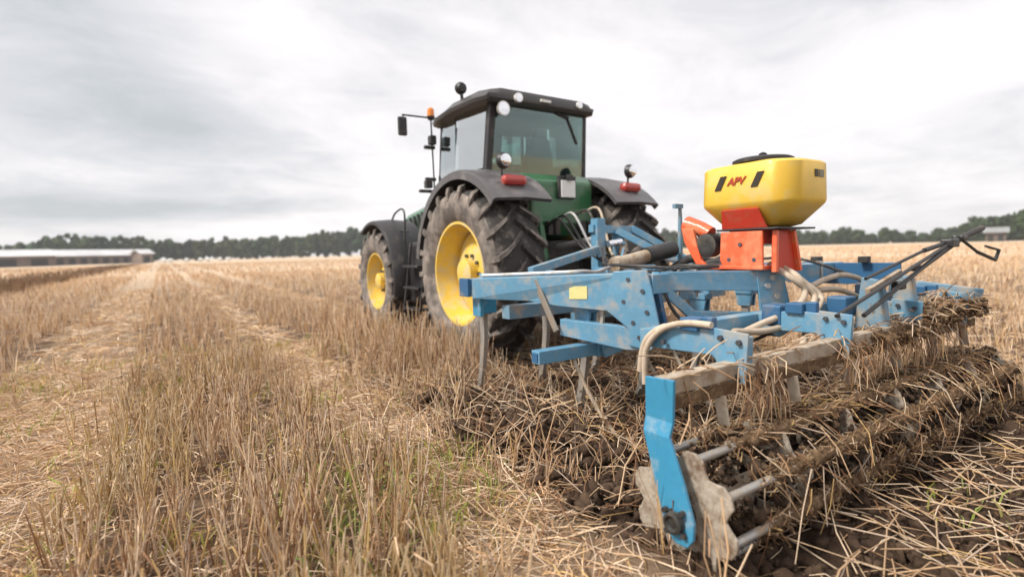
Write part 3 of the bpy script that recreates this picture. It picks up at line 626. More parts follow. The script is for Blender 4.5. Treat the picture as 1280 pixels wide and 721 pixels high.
# green bodywork between the fenders
bm = B()
secs = [(4.72, 1.50, 1.96, 0.44), (4.85, 1.36, 2.05, 0.50), (5.2, 1.30, 2.07, 0.52), (6.4, 1.30, 2.07, 0.52)]
rows_ = [[bm.verts.new(p) for p in ((TX - w_, y_, z0), (TX + w_, y_, z0), (TX + w_, y_, z1), (TX - w_, y_, z1))] for y_, z0, z1, w_ in secs]
for a, b_ in zip(rows_, rows_[1:]):
    for q in range(4): bm.faces.new([a[q], a[(q + 1) % 4], b_[(q + 1) % 4], b_[q]])
bm.faces.new(rows_[0]); bm.faces.new(rows_[-1][::-1]); obj('rear_body', bm, 'green', TR, 0.03)
bm = B(); box(bm, TX - 0.30, TX + 0.30, 4.80, 8.9, 0.62, 1.30); box(bm, TX - 0.44, TX + 0.44, 4.9, 5.4, 0.78, 1.22); box(bm, TX - 0.9, TX + 0.9, 5.05, 5.25, 0.86, 1.06)
box(bm, TX - 0.8, TX + 0.8, 7.75, 7.9, 0.68, 0.86); obj('chassis', bm, 'dark', TR, 0.02)
bm = B(); box(bm, TX - 0.98, TX - 0.50, 6.05, 7.0, 0.50, 1.35); obj('fuel_tank', bm, 'black', TR, 0.06)
bm = B()
for k_ in range(3): box(bm, TX - 1.15, TX - 0.99, 6.25, 6.75, 0.45 + 0.28 * k_, 0.48 + 0.28 * k_)
beam(bm, (TX - 1.14, 6.24, 0.42), (TX - 1.0, 6.24, 1.35), 0.03, 0.03); beam(bm, (TX - 1.14, 6.76, 0.42), (TX - 1.0, 6.76, 1.35), 0.03, 0.03); obj('steps', bm, 'black', TR, 0.005)
# hood
bm = B(); secs = [(6.35, 1.15, 2.08, 0.40), (7.4, 1.15, 2.0, 0.40), (8.5, 1.1, 1.86, 0.38), (8.95, 1.1, 1.70, 0.34), (9.05, 1.12, 1.5, 0.30)]
rows_ = [[bm.verts.new((TX + x_ * w_, y_, z0 + (z1 - z0) * f)) for x_, f in ((-1, 0), (-1, 0.85), (-0.8, 0.97), (0, 1.0), (0.8, 0.97), (1, 0.85), (1, 0))] for y_, z0, z1, w_ in secs]
for a, b_ in zip(rows_, rows_[1:]):
    for q in range(7): bm.faces.new([a[q], a[(q + 1) % 7], b_[(q + 1) % 7], b_[q]])
bm.faces.new(rows_[0]); bm.faces.new(rows_[-1][::-1]); hd = obj('hood', bm, 'green', TR, 0.01, True)
bm = B()
for k_ in range(6): beam(bm, (TX - 0.425, 7.3 + k_ * 0.16, 1.3), (TX - 0.425, 7.5 + k_ * 0.16, 1.85 - k_ * .02), 0.02, 0.05, (1, 0, 0))
obj('side_grille', bm, 'black', hd)
bm = B(); tube(bm, [(TX + 0.62, 6.75, 1.3), (TX + 0.62, 6.75, 2.9), (TX + 0.62, 6.68, 3.02)], 0.055, 14); obj('exhaust', bm, 'black', TR, 0, True)
# handrails seen against the sky in front of the cab
bm = B(); tube(bm, smoothpath([(TX - 1.02, 6.95, 1.3), (TX - 1.0, 6.98, 1.78), (TX - 0.92, 7.5, 1.8), (TX - 0.84, 7.9, 1.68)]), 0.014, 8)
tube(bm, smoothpath([(TX - 0.96, 6.95, 1.5), (TX - 0.92, 7.6, 1.55), (TX - 0.84, 8.0, 1.5)]), 0.012, 8); obj('handrail', bm, 'black', TR, 0, True)
# cab
zb, zt = 2.07, 2.86
CL = dict(rl=(3.13, 5.2), rr=(4.55, 5.2), fl=(3.15, 6.52), fr=(4.53, 6.52), ml=(3.09, 5.95), mr=(4.59, 5.95))
CT = dict(rl=(3.17, 5.12), rr=(4.51, 5.12), fl=(3.2, 6.42), fr=(4.48, 6.42), ml=(3.14, 5.9), mr=(4.54, 5.9))
bm = B()
for k_, wd in (('rl', 0.075), ('rr', 0.06), ('fl', 0.045), ('fr', 0.045)):
    zlow = 1.5 if k_[0] == 'f' else zb - 0.02
    beam(bm, (*CL[k_], zlow), (*CT[k_], zt), wd, wd, (0, 1, 0))
beam(bm, (*CL['rl'], zb), (*CL['rr'], zb), 0.05, 0.04); beam(bm, (*CL['fl'], 1.5), (*CL['fr'], 1.5), 0.05, 0.05)
box(bm, 3.12, 4.56, 5.25, 6.5, 1.46, 1.52); beam(bm, (3.12, 5.9, 1.5), (3.12, 6.5, 1.5), 0.05, 0.06); beam(bm, (4.56, 5.9, 1.5), (4.56, 6.5, 1.5), 0.05, 0.06)
cf = obj('cab_frame', bm, 'black', TR, 0.008)
bm = B(); nyr = 8; prof = []
def rsec(y_, hwid, z0, z1): return [(TX - 0.05 - hwid, y_, z0), (TX - 0.05 - hwid - 0.02, y_, z0 + 0.05), (TX - 0.05 - hwid * 0.93, y_, z1 - 0.03), (TX - 0.05 - hwid * 0.75, y_, z1), (TX - 0.05 + hwid * 0.75, y_, z1), (TX - 0.05 + hwid * 0.93, y_, z1 - 0.03), (TX - 0.05 + hwid + 0.02, y_, z0 + 0.05), (TX - 0.05 + hwid, y_, z0)]
secs = [rsec(4.96, 0.74, 2.86, 2.935), rsec(5.0, 0.76, 2.83, 2.985), rsec(5.2, 0.79, 2.845, 3.01), rsec(5.8, 0.80, 2.86, 3.02), rsec(6.25, 0.76, 2.855, 2.975), rsec(6.46, 0.70, 2.85, 2.93), rsec(6.52, 0.66, 2.86, 2.89)]
rows_ = [[bm.verts.new(p) for p in s_] for s_ in secs]
for a, b_ in zip(rows_, rows_[1:]):
    for q in range(8): bm.faces.new([a[q], a[(q + 1) % 8], b_[(q + 1) % 8], b_[q]])
bm.faces.new(rows_[0]); bm.faces.new(rows_[-1][::-1]); rf = obj('roof', bm, 'roof', TR, 0.008, True)
bm = B(); box(bm, 3.72, 3.86, 4.93, 4.957, 2.885, 2.915); obj('roof_marker', bm, 'white', rf)
def window(name, pts, m_): b_ = B(); plate(b_, pts, 0.008); return obj(name, b_, m_, TR)
window('rear_window', [(3.175, 5.17, zb + .03), (4.51, 5.17, zb + .03), (4.475, 5.09, zt - .01), (3.21, 5.09, zt - .01)], 'glass_rear')
window('side_window', [(3.115, 5.27, zb), (3.085, 5.9, zb), (3.13, 5.88, zt), (3.155, 5.2, zt)], 'glass_side')
window('door_glass', [(3.082, 5.93, 1.56), (3.12, 6.47, 1.56), (3.175, 6.38, zt), (3.128, 5.91, zt)], 'glass_side')
window('side_window', [(4.565, 5.27, zb), (4.59, 5.9, zb), (4.55, 5.88, zt), (4.525, 5.2, zt)], 'glass_side')
window('side_window', [(4.592, 5.93, 1.56), (4.56, 6.47, 1.56), (4.505, 6.38, zt), (4.55, 5.91, zt)], 'glass_side')
window('windshield', [(3.18, 6.53, 1.56), (4.5, 6.53, 1.56), (4.455, 6.43, zt), (3.225, 6.43, zt)], 'glass_side')
bm = B(); beam(bm, (3.10, 5.915, 1.54), (3.145, 5.9, zt), 0.02, 0.02, (0, 1, 0)); tube(bm, [(3.06, 6.33, 1.9), (3.09, 6.33, 2.2)], 0.014, 8); obj('door_handle', bm, 'black', TR)
bm = B(); tube(bm, [(3.10, 5.40, 2.1), (3.10, 5.33, 2.08)], 0.03, 8); box(bm, 3.07, 3.13, 5.22, 5.32, 2.04, 2.14); obj('window_latch', bm, 'black', TR, 0.01)
# inside the cab
bm = B(); box(bm, 3.88, 4.34, 5.62, 6.05, 1.85, 1.98); obj('seat', bm, 'seat', TR, 0.04)
bm = B(); pts = [(3.90, 5.60, 1.95), (4.32, 5.60, 1.95), (4.33, 5.54, 2.35), (4.24, 5.50, 2.62), (3.98, 5.50, 2.62), (3.89, 5.54, 2.35)]; plate(bm, pts, 0.11); obj('backrest', bm, 'seat', TR, 0.04)
bm = B(); box(bm, 4.0, 4.22, 5.46, 5.55, 2.60, 2.74); obj('headrest', bm, 'seat', TR, 0.03)
bm = B(); box(bm, 3.6, 4.0, 6.2, 6.45, 1.55, 2.15); box(bm, 4.35, 4.5, 5.5, 6.2, 1.6, 2.1); obj('console', bm, 'black', TR, 0.03)
bm = B(); c0 = Vector((3.85, 6.12, 2.22)); ring = [c0 + Vector((0.20 * math.cos(a), 0.15 * math.sin(a), 0.12 * math.sin(a))) for a in [2 * PI * i / 24 for i in range(25)]]
tube(bm, ring, 0.014, 8, False); tube(bm, [c0, (3.85, 6.3, 2.05)], 0.03, 8); tube(bm, [ring[0], ring[12]], 0.012, 6); obj('steering_wheel', bm, 'black', TR, 0, True)
bm = B(); box(bm, 4.22, 4.42, 6.3, 6.33, 2.25, 2.42); beam(bm, (4.32, 6.32, 2.1), (4.32, 6.32, 2.28), 0.02, 0.02, (0, 1, 0)); obj('monitor', bm, 'black', TR, 0.01)
bm = B(); plate(bm, [(3.26, 6.41, 2.50), (4.10, 6.41, 2.50), (4.10, 6.37, 2.84), (3.26, 6.37, 2.84)], 0.006); obj('added_blind', bm, 'blind', TR)  # plate added to block sky through the windshield and darken the cab
bm = B(); box(bm, 3.2, 4.48, 5.2, 6.35, 2.825, 2.85); obj('headliner', bm, 'seat', TR)
bm = B(); box(bm, 3.2, 3.55, 5.25, 5.7, 1.9, 2.22); box(bm, 4.36, 4.5, 5.3, 5.95, 2.0, 2.28); obj('added_side_console', bm, 'seat', TR, 0.04)  # dark panels added to make the cab interior look darker
bm = B(); beam(bm, (4.22, 5.085, 2.80), (4.40, 5.115, 2.50), 0.018, 0.014, (0, 1, 0)); beam(bm, (4.05, 5.09, 2.83), (4.24, 5.085, 2.79), 0.03, 0.03, (0, 1, 0)); obj('wiper', bm, 'black', TR)
# lamps round the roof
def lamp(x_, y_, z_, r_, face=-1, ms='galv', label=None):
    bm = B(); lathe(bm, [(0.06, 0.02), (0.05, r_ * 0.7), (0.0, r_), (-0.02, r_)], (x_, y_, z_), 'Y', 22, 1)
    q = obj('roof_lamp', bm, 'black' if ms == 'black' else 'white', TR, 0, True, label)
    bm = B(); lathe(bm, [(-0.026, 0.004), (-0.024, r_ * 0.5), (-0.021, r_ * 0.86)], (x_, y_, z_), 'Y', 22); obj('lamp_lens', bm, 'chrome', q, 0, True)
    bm = B(); beam(bm, (x_, y_ + 0.04, z_), (x_, y_ + 0.14, z_ + 0.05), 0.03, 0.03); obj('lamp_bracket', bm, 'black', q)
lamp(3.24, 5.00, 2.765, 0.08, label='big round white-ringed work lamp under the roof corner'); lamp(3.40, 4.93, 2.885, 0.052); lamp(4.30, 4.95, 2.92, 0.042)
bm = B(); lathe(bm, [(-0.05, 0.02), (-0.045, 0.05), (-0.01, 0.07), (0.03, 0.07), (0.05, 0.04), (0.055, 0.02)], (3.05, 5.60, 3.115), 'Y', 20); tube(bm, [(3.06, 5.6, 2.98), (3.05, 5.6, 3.08)], 0.02, 8); obj('roof_spotlight', bm, 'black', TR, 0, True)
bm = B(); lathe(bm, [(0, 0.03), (0.0, 0.07), (0.03, 0.075), (0.06, 0.05), (0.065, 0.01)], (3.25, 5.75, 3.015), 'Z', 18); obj('antenna_dome', bm, 'white', TR, 0, True)
# mirror mast with beacon at the front corner of the cab
bm = B(); tube(bm, [(3.12, 6.56, 1.95), (3.11, 6.58, 2.98)], 0.011, 8); tube(bm, [(3.29, 6.6, 3.0), (2.72, 6.62, 3.0)], 0.012, 8); tube(bm, [(2.74, 6.62, 3.0), (2.70, 6.62, 2.9)], 0.01, 8)
for z_ in (2.60, 2.18): box(bm, 3.0, 3.14, 6.54, 6.60, z_ - 0.02, z_ + 0.02)
mm_ = obj('mirror_arm', bm, 'black', TR, 0, True)
bm = B(); box(bm, 2.655, 2.775, 6.58, 6.64, 2.73, 2.97); obj('mirror', bm, 'black', TR, 0.02)
bm = B(); box(bm, 3.03, 3.12, 6.44, 6.54, 2.62, 2.74); obj('corner_lamp', bm, 'black', TR, 0.015)
bm = B(); box(bm, 2.98, 3.08, 6.52, 6.60, 2.06, 2.16); box(bm, 2.9, 3.1, 6.54, 6.6, 2.0, 2.04); obj('indicator_lamp', bm, 'black', TR, 0.01)
bm = B(); lathe(bm, [(0.0, 0.05), (0.02, 0.05), (0.09, 0.045), (0.115, 0.02)], (3.12, 6.6, 3.02), 'Z', 18); bc = obj('beacon', bm, 'amber', TR, 0, True)
bm = B(); lathe(bm, [(-0.05, 0.035), (-0.02, 0.052), (0.0, 0.052)], (3.12, 6.6, 3.02), 'Z', 18); obj('beacon_base', bm, 'black', bc, 0, True)
# number plate, remotes, linkage
bm = B(); box(bm, TX - 0.07, TX + 0.13, 4.655, 4.67, 1.78, 1.97); obj('number_plate', bm, 'white', TR, 0.004)
bm = B(); box(bm, TX - 0.09, TX + 0.15, 4.67, 4.72, 1.77, 2.02); box(bm, TX + 0.0, TX + 0.07, 4.62, 4.67, 1.97, 2.03); obj('plate_holder', bm, 'black', TR, 0.006)
for x_ in (-0.26, -0.16, 0.22, 0.32): obj('hydraulic_coupler', box(B(), TX + x_, TX + x_ + 0.07, 4.66, 4.8, 1.36, 1.52), 'dark', TR, 0.01)
for s in (-1, 1):
    bm = B(); beam(bm, (TX + s * 0.40, 4.95, 0.72), (TX + s * 0.44, 4.0, 0.60), 0.05, 0.10); obj('lower_link', bm, 'dark', TR, 0.01)
    bm = B(); tube(bm, [(TX + s * 0.42, 4.62, 1.50), (TX + s * 0.43, 4.42, 0.68)], [0.028, 0.028], 12); tube(bm, [(TX + s * 0.42, 4.60, 1.46), (TX + s * 0.425, 4.52, 1.1)], 0.042, 12); obj('lift_rod', bm, 'green', TR, 0, True)
    bm = B(); plate(bm, [(TX + s * 0.42, 5.0, 1.40), (TX + s * 0.42, 4.58, 1.56), (TX + s * 0.42, 4.58, 1.46), (TX + s * 0.42, 5.0, 1.25)], 0.05); obj('lift_arm', bm, 'green', TR, 0.01)
bm = B(); tube(bm, [(TX - 0.02, 4.85, 1.22), (TX - 0.06, 4.1, 1.30)], 0.035, 12); obj('top_link', bm, 'galv', TR, 0, True)
for i_, (x_, c_) in enumerate(((-0.28, 'rubber_hose'), (-0.20, 'rubber_hose'), (-0.10, 'galv'), (0.10, 'rubber_hose'), (0.24, 'hose'))):
    bm = B(); tube(bm, smoothpath([(TX + x_, 4.66, 1.45 + 0.04 * i_), (TX + x_ * 1.1, 4.42, 1.52 + 0.03 * i_), (TX + x_ * 0.8, 4.2, 1.25), (TX + x_ * 0.5 - 0.05, 4.0, 1.12), (TX + x_ * 0.5 - 0.1, 3.75, 1.05)]), 0.014, 8); obj('hydraulic_hose', bm, c_, TR, 0, True)

# ------------------------------------------------------------------ cultivator
CU = empty('cultivator', (3.3, 2.5, 0), 'blue stubble cultivator with a soil-caked cage roller working behind the green tractor', 'cultivator')
def part(name, bm, m_, parent=None, bevel=0.004, smooth=False, label=None): return obj(name, bm, m_, parent or CU, bevel, smooth, label)
bm = B(); beam(bm, (1.95, 3.6, 0.925), (4.86, 3.6, 0.925), 0.13, 0.13); part('front_beam', bm, 'blue')
bm = B(); box(bm, 1.925, 1.953, 3.53, 3.67, 0.855, 0.995); part('end_cap', bm, 'blue_dark')
bm = B(); beam(bm, (2.5, 2.28, 0.97), (4.86, 2.28, 0.97), 0.12, 0.12); part('middle_beam', bm, 'blue')
bm = B(); beam(bm, (2.1, 3.28, 0.745), (4.7, 3.28, 0.745), 0.10, 0.10); part('tine_beam', bm, 'blue_dusty')
bm = B(); beam(bm, (2.15, 1.88, 0.735), (4.86, 1.88, 0.735), 0.09, 0.09); part('rear_beam', bm, 'blue')
# left side frame: tapered box beam, gusset, lower member, brace
bm = B(); plate(bm, [(1.99, 3.525, 0.998), (2.474, 2.368, 1.04), (2.473, 2.37, 0.79), (2.283, 2.863, 0.815), (2.2, 3.079, 0.841), (1.99, 3.525, 0.845)], 0.09); part('side_beam', bm, 'blue')
bm = B(); plate(bm, [(2.40, 2.455, 1.05), (2.475, 2.245, 1.06), (2.486, 2.217, 0.946), (2.511, 2.153, 0.627), (2.48, 2.234, 0.559), (2.432, 2.357, 0.584), (2.429, 2.366, 0.697), (2.373, 2.51, 0.809)], 0.022); gu = part('gusset_plate', bm, 'blue')
nn = Vector((-1.3, -0.5, 0)).normalized()
for p in ((2.44, 2.36, 1.0), (2.47, 2.27, 0.93), (2.48, 2.245, 0.80), (2.46, 2.29, 0.64), (2.49, 2.2, 0.60), (2.43, 2.39, 0.86), (2.45, 2.33, 0.73)): obj('bolt', bolt(B(), Vector(p) + nn * 0.012, nn, 0.014, 0.012), 'bolt', gu)

bm = B(); plate(bm, [(2.29, 2.847, 0.722), (2.473, 2.371, 0.697), (2.535, 2.21, 0.645), (2.52, 2.249, 0.559), (2.462, 2.398, 0.55), (2.289, 2.85, 0.609)], 0.07); part('lower_member', bm, 'blue')
bm = B(); beam(bm, (2.17, 3.0, 0.99), (2.23, 2.84, 0.64), 0.016, 0.055, (0, 1, 0)); part('brace', bm, 'steel')
bm = B(); beam(bm, (2.405, 2.56, 0.80), (2.40, 2.57, 0.70), 0.02, 0.03, (0, 1, 0)); part('brace', bm, 'steel')
bm = B(); q = [Vector(p) + nn * 0.048 for p in ((2.321, 2.767, 0.951), (2.368, 2.642, 0.953), (2.368, 2.644, 0.868), (2.32, 2.768, 0.864))]; plate(bm, q, 0.003); part('sticker', bm, 'sticker', None, 0)
# truss that carries the seeder
bm = B(); plate(bm, [(2.60, 2.295, 1.041), (3.302, 1.986, 1.026), (3.33, 1.974, 0.893), (2.605, 2.289, 0.925)], 0.09); part('truss_beam', bm, 'blue')
bm = B(); plate(bm, [(3.20, 1.985, 1.045), (3.372, 1.91, 1.05), (3.468, 1.868, 0.634), (3.36, 1.915, 0.586), (3.251, 1.962, 0.636)], 0.02); tp = part('truss_plate', bm, 'blue')
n2_ = Vector((-0.4, -0.92, 0)).normalized()
for p in ((3.30, 1.945, 0.98), (3.33, 1.93, 0.86), (3.36, 1.915, 0.70), (3.27, 1.955, 0.93)): obj('bolt', bolt(B(), Vector(p) + n2_ * 0.011, n2_, 0.02, 0.02), 'galv', tp)
bm = B(); plate(bm, [(2.831, 2.191, 0.784), (3.277, 1.997, 0.752), (3.468, 1.914, 0.623), (3.387, 1.949, 0.585), (2.806, 2.202, 0.661)], 0.06); part('lower_member', bm, 'blue')
bm = B(); beam(bm, (2.62, 2.25, 0.94), (2.86, 2.15, 0.71), 0.03, 0.06); part('brace', bm, 'blue')
bm = B(); beam(bm, (2.56, 2.26, 0.98), (2.62, 2.22, 0.62), 0.03, 0.05, (0, 1, 0)); part('brace', bm, 'blue_dark')
# right side frame
bm = B(); beam(bm, (4.8, 3.53, 0.94), (4.8, 2.2, 0.955), 0.10, 0.15); part('side_beam', bm, 'blue_dark')
bm = B(); plate(bm, [(4.74, 2.62, 1.025), (4.74, 1.74, 1.03), (4.74, 1.74, 0.90), (4.74, 2.1, 0.85), (4.74, 2.62, 0.85)], 0.02); part('gusset_plate', bm, 'blue_dark')
bm = B(); beam(bm, (4.80, 1.66, 0.85), (4.86, 1.28, 0.80), 0.07, 0.08); part('roller_bracket', bm, 'blue_dusty')
for y_ in (2.35, 1.98):
    bm = B(); beam(bm, (4.70, y_, 1.03), (4.70, y_, 1.08), 0.07, 0.07, (0, 1, 0)); part('clamp', bm, 'dark')
# centre pieces and clutter under the seeder
for (x_, y_, z_) in ((3.55, 1.62, 0.82), (4.15, 1.72, 0.86), (3.05, 1.75, 0.80)):
    bm = B(); box(bm, x_ - 0.07, x_ + 0.07, y_ - 0.06, y_ + 0.06, z_ - 0.08, z_ + 0.04); part('clamp', bm, 'blue_dark', None, 0.012)
# headstock
bm = B(); beam(bm, (3.70, 4.0, 0.55), (3.70, 4.0, 1.50), 0.11, 0.10, (0, 1, 0)); part('headstock_post', bm, 'blue')
bm = B(); beam(bm, (3.98, 4.0, 0.55), (3.98, 4.0, 1.38), 0.07, 0.10, (0, 1, 0)); beam(bm, (3.62, 4.02, 1.40), (4.18, 4.02, 1.38), 0.07, 0.08); part('headstock_post', bm, 'blue')
bm = B(); beam(bm, (3.94, 3.98, 1.38), (4.42, 3.5, 1.0), 0.07, 0.07); part('headstock_brace', bm, 'blue')
bm = B(); beam(bm, (4.18, 4.0, 1.40), (4.72, 3.6, 1.0), 0.06, 0.07); part('headstock_brace', bm, 'blue')
bm = B(); beam(bm, (3.66, 3.96, 1.19), (2.58, 3.62, 1.02), 0.06, 0.07); part('headstock_brace', bm, 'blue_dusty')
bm = B(); box(bm, 3.36, 4.32, 3.93, 4.05, 0.50, 0.60); part('hitch_bar', bm, 'blue')
for x_ in (3.55, 4.12): bm = B(); beam(bm, (x_, 4.0, 0.58), (x_, 3.58, 0.90), 0.06, 0.09); part('headstock_brace', bm, 'blue')
bm = B(); tube(bm, [(3.74, 3.9, 1.24), (3.9, 3.88, 1.26)], 0.035, 12); tube(bm, [(3.86, 3.86, 1.1), (3.86, 3.8, 1.25)], 0.03, 8); part('pin', bm, 'chrome', None, 0, True)
# cylinder and pressure pipe across the frame
bm = B(); tube(bm, smoothpath([(2.03, 3.48, 1.015), (2.285, 2.859, 1.04), (2.40, 2.75, 1.045), (2.62, 2.85, 1.03), (2.80, 2.88, 1.07)]), 0.014, 10); part('pressure_pipe', bm, 'galv', None, 0, True)
bm = B(); tube(bm, [(2.86, 2.9, 1.075), (3.20, 2.9, 1.13)], 0.052, 18); tube(bm, [(2.84, 2.9, 1.072), (2.90, 2.9, 1.082)], 0.06, 18); part('hydraulic_cylinder', bm, 'dusty_steel', None, 0, True)
bm = B(); tube(bm, [(3.19, 2.9, 1.128), (3.50, 2.9, 1.18), (3.53, 2.9, 1.186)], [0.068, 0.068, 0.03], 18); part('accumulator', bm, 'black', None, 0, True)
bm = B(); tube(bm, smoothpath([(3.45, 2.85, 1.02), (3.62, 2.8, 1.10), (3.85, 2.75, 1.06), (4.0, 2.7, 1.14)]), 0.035, 12); tube(bm, smoothpath([(3.5, 2.7, 1.0), (3.7, 2.65, 1.06), (3.95, 2.6, 1.0)]), 0.028, 10); part('hose_bundle', bm, 'rubber_hose', None, 0, True)
bm = B(); box(bm, 3.55, 3.78, 2.55, 2.75, 0.98, 1.06); box(bm, 3.9, 4.05, 2.5, 2.68, 1.0, 1.10); part('valve_block', bm, 'dark', None, 0.01)
bm = B(); tube(bm, [(3.60, 2.9, 0.95), (3.598, 2.9, 1.40), (3.597, 2.9, 1.53)], [0.022, 0.018, 0.014], 10); box(bm, 3.52, 3.62, 2.885, 2.915, 1.51, 1.545); part('hose_post', bm, 'blue_dusty', None, 0, True)
for i_, pth in enumerate((((3.66, 3.9, 1.20), (3.3, 3.5, 1.06), (2.75, 2.9, 1.08), (2.62, 2.45, 1.075), (2.75, 2.25, 1.06), (3.05, 2.15, 1.06)),
                          ((3.72, 3.9, 1.10), (3.5, 3.4, 1.03), (3.3, 2.9, 1.0), (3.1, 2.5, 1.06), (3.2, 2.2, 1.05)),
                          ((2.60, 2.26, 1.05), (2.66, 2.20, 0.80), (2.80, 2.05, 0.62), (3.0, 1.9, 0.60), (3.2, 1.75, 0.72)),
                          ((4.0, 3.9, 1.15), (4.2, 3.4, 1.05), (4.3, 2.8, 1.06), (4.25, 2.3, 1.08), (4.4, 1.95, 0.95)))):
    bm = B(); tube(bm, smoothpath(pth, 7), 0.011, 8); part('hydraulic_hose', bm, 'rubber_hose', None, 0, True)
for (x_, y_, z_) in ((2.25, 3.6, 0.925), (3.0, 3.6, 0.925), (4.4, 3.6, 0.925), (2.9, 2.28, 0.97), (3.9, 2.28, 0.97), (4.5, 2.28, 0.97)):
    bm = B(); q_ = 0.074; tube(bm, [(x_, y_ - q_, z_ - q_ - 0.03), (x_, y_ - q_, z_ + q_), (x_, y_ + q_, z_ + q_), (x_, y_ + q_, z_ - q_ - 0.03)], 0.009, 8); part('u_bolt', bm, 'steel', None, 0, True)
# tines with their brackets
def tine(x_, y_, zt_, full=True):
    bm = B(); pts = [(x_, y_, zt_ - 0.08), (x_, y_ + 0.005, zt_ - 0.3), (x_, y_ + 0.01, 0.45), (x_, y_ + 0.07, 0.15), (x_, y_ + 0.17, -0.12)]
    ps = smoothpath(pts, 4); 
    for i_ in range(len(ps) - 1): beam(bm, ps[i_], ps[i_ + 1], 0.03 if i_ < 8 else 0.028, 0.062, (1, 0, 0)) if False else None
    rows_ = []
    for i_, p in enumerate(ps):
        f = i_ / (len(ps) - 1); hw_ = 0.019; dp = 0.036 - 0.012 * f
        rows_.append([bm.verts.new(p + Vector(q)) for q in ((-hw_, -dp, 0), (hw_, -dp, 0), (hw_, dp, 0), (-hw_, dp, 0))])
    for a, b_ in zip(rows_, rows_[1:]):
        for q in range(4): bm.faces.new([a[q], a[(q + 1) % 4], b_[(q + 1) % 4], b_[q]])
    bm.faces.new(rows_[0]); bm.faces.new(rows_[-1][::-1])
    t_ = part('tine', bm, 'steel', None, 0.003)
    bm = B(); plate(bm, [(x_ + 0.03, y_ - 0.09, zt_ + 0.10), (x_ + 0.03, y_ + 0.09, zt_ + 0.10), (x_ + 0.03, y_ + 0.06, zt_ - 0.22), (x_ + 0.03, y_ - 0.06, zt_ - 0.22)], 0.02)
    plate(bm, [(x_ - 0.03, y_ - 0.09, zt_ - 0.07), (x_ - 0.03, y_ + 0.09, zt_ - 0.07), (x_ - 0.03, y_ + 0.06, zt_ - 0.22), (x_ - 0.03, y_ - 0.06, zt_ - 0.22)], 0.02); box(bm, x_ - 0.05, x_ + 0.05, y_ - 0.08, y_ + 0.08, zt_ - 0.115, zt_ - 0.067)
    obj('tine_bracket', bm, 'blue', t_, 0.004)
    bm = B(); plate(bm, [(x_ - 0.04, y_ + 0.19, -0.13), (x_ + 0.04, y_ + 0.19, -0.13), (x_ + 0.035, y_ + 0.06, 0.12), (x_ - 0.035, y_ + 0.06, 0.12)], 0.012); obj('share', bm, 'steel', t_)
for x_ in (2.10, 2.72, 3.34, 3.96, 4.6): tine(x_, 3.6, 0.925)
for x_ in (2.42, 3.04, 3.66, 4.3): tine(x_, 2.75, 0.88)
bm = B(); box(bm, 2.03, 2.16, 3.50, 3.535, 0.72, 0.86); box(bm, 2.00, 2.035, 3.48, 3.60, 0.70, 0.84); part('tine_clamp', bm, 'blue_clean', None, 0.006)
# solid levelling bar; a dark square paints the shade of an open end
bm = B(); beam(bm, (1.945, 2.7, 0.517), (4.75, 2.7, 0.517), 0.085, 0.085); lb_ = part('levelling_bar', bm, 'blue')
bm = B(); box(bm, 1.938, 1.944, 2.672, 2.728, 0.489, 0.545); obj('bar_end_shade', bm, 'blue_dark', lb_)
for x_ in (2.47, 3.5, 4.5):
    bm = B(); beam(bm, (x_, 2.62, 0.50), (x_ + 0.02, 2.35, 0.62), 0.04, 0.08); box(bm, x_ - 0.035, x_ + 0.035, 2.64, 2.76, 0.465, 0.57); part('levelling_arm', bm, 'blue')
for x_ in (2.25, 2.9, 3.2, 3.9, 4.2): 
    bm = B(); tube(bm, smoothpath([(x_, 2.7, 0.49), (x_, 2.6, 0.34), (x_ + 0.01, 2.45, 0.16), (x_, 2.30, 0.06)]), 0.013, 8); part('levelling_spring', bm, 'dusty_steel', None, 0, True)
# arms that carry the roller
for x_ in (2.10, 3.02, 3.92, 4.72):
    bm = B(); plate(bm, [(x_, 1.93, 0.775), (x_, 1.602, 0.817), (x_, 1.452, 0.811), (x_, 1.325, 0.80), (x_, 1.33, 0.676), (x_, 1.455, 0.66), (x_, 1.493, 0.70), (x_, 1.93, 0.685)], 0.06); ra = part('roller_arm', bm, 'blue')
    bm = B(); plate(bm, [(x_ - 0.045, 1.47, 0.83), (x_ - 0.045, 1.30, 0.82), (x_ - 0.045, 1.315, 0.60), (x_ - 0.045, 1.45, 0.60)], 0.012); obj('clamp_plate', bm, 'blue', ra, 0.003)
    [obj('bolt', bolt(B(), (x_ - 0.052, y_, z_), (-1, 0, 0), 0.013, 0.014), 'bolt', ra) for y_, z_ in ((1.43, 0.79), (1.34, 0.78), (1.43, 0.63), (1.35, 0.63), (1.75, 0.73))]
    bm = B(); box(bm, x_ - 0.05, x_ + 0.05, 1.56, 1.66, 0.80, 0.86); box(bm, x_ - 0.02, x_ + 0.02, 1.50, 1.56, 0.81, 0.87); obj('depth_stop', bm, 'blue_dark', ra, 0.006)
# uprights at the back right
for x_, y_ in ((3.60, 1.46), (3.98, 1.44), (4.12, 1.50)):
    bm = B(); plate(bm, [(x_, y_ + 0.06, 0.98), (x_, y_ - 0.05, 0.96), (x_, y_ - 0.09, 0.66), (x_, y_ + 0.10, 0.66)], 0.05); part('upright', bm, 'blue_dusty')
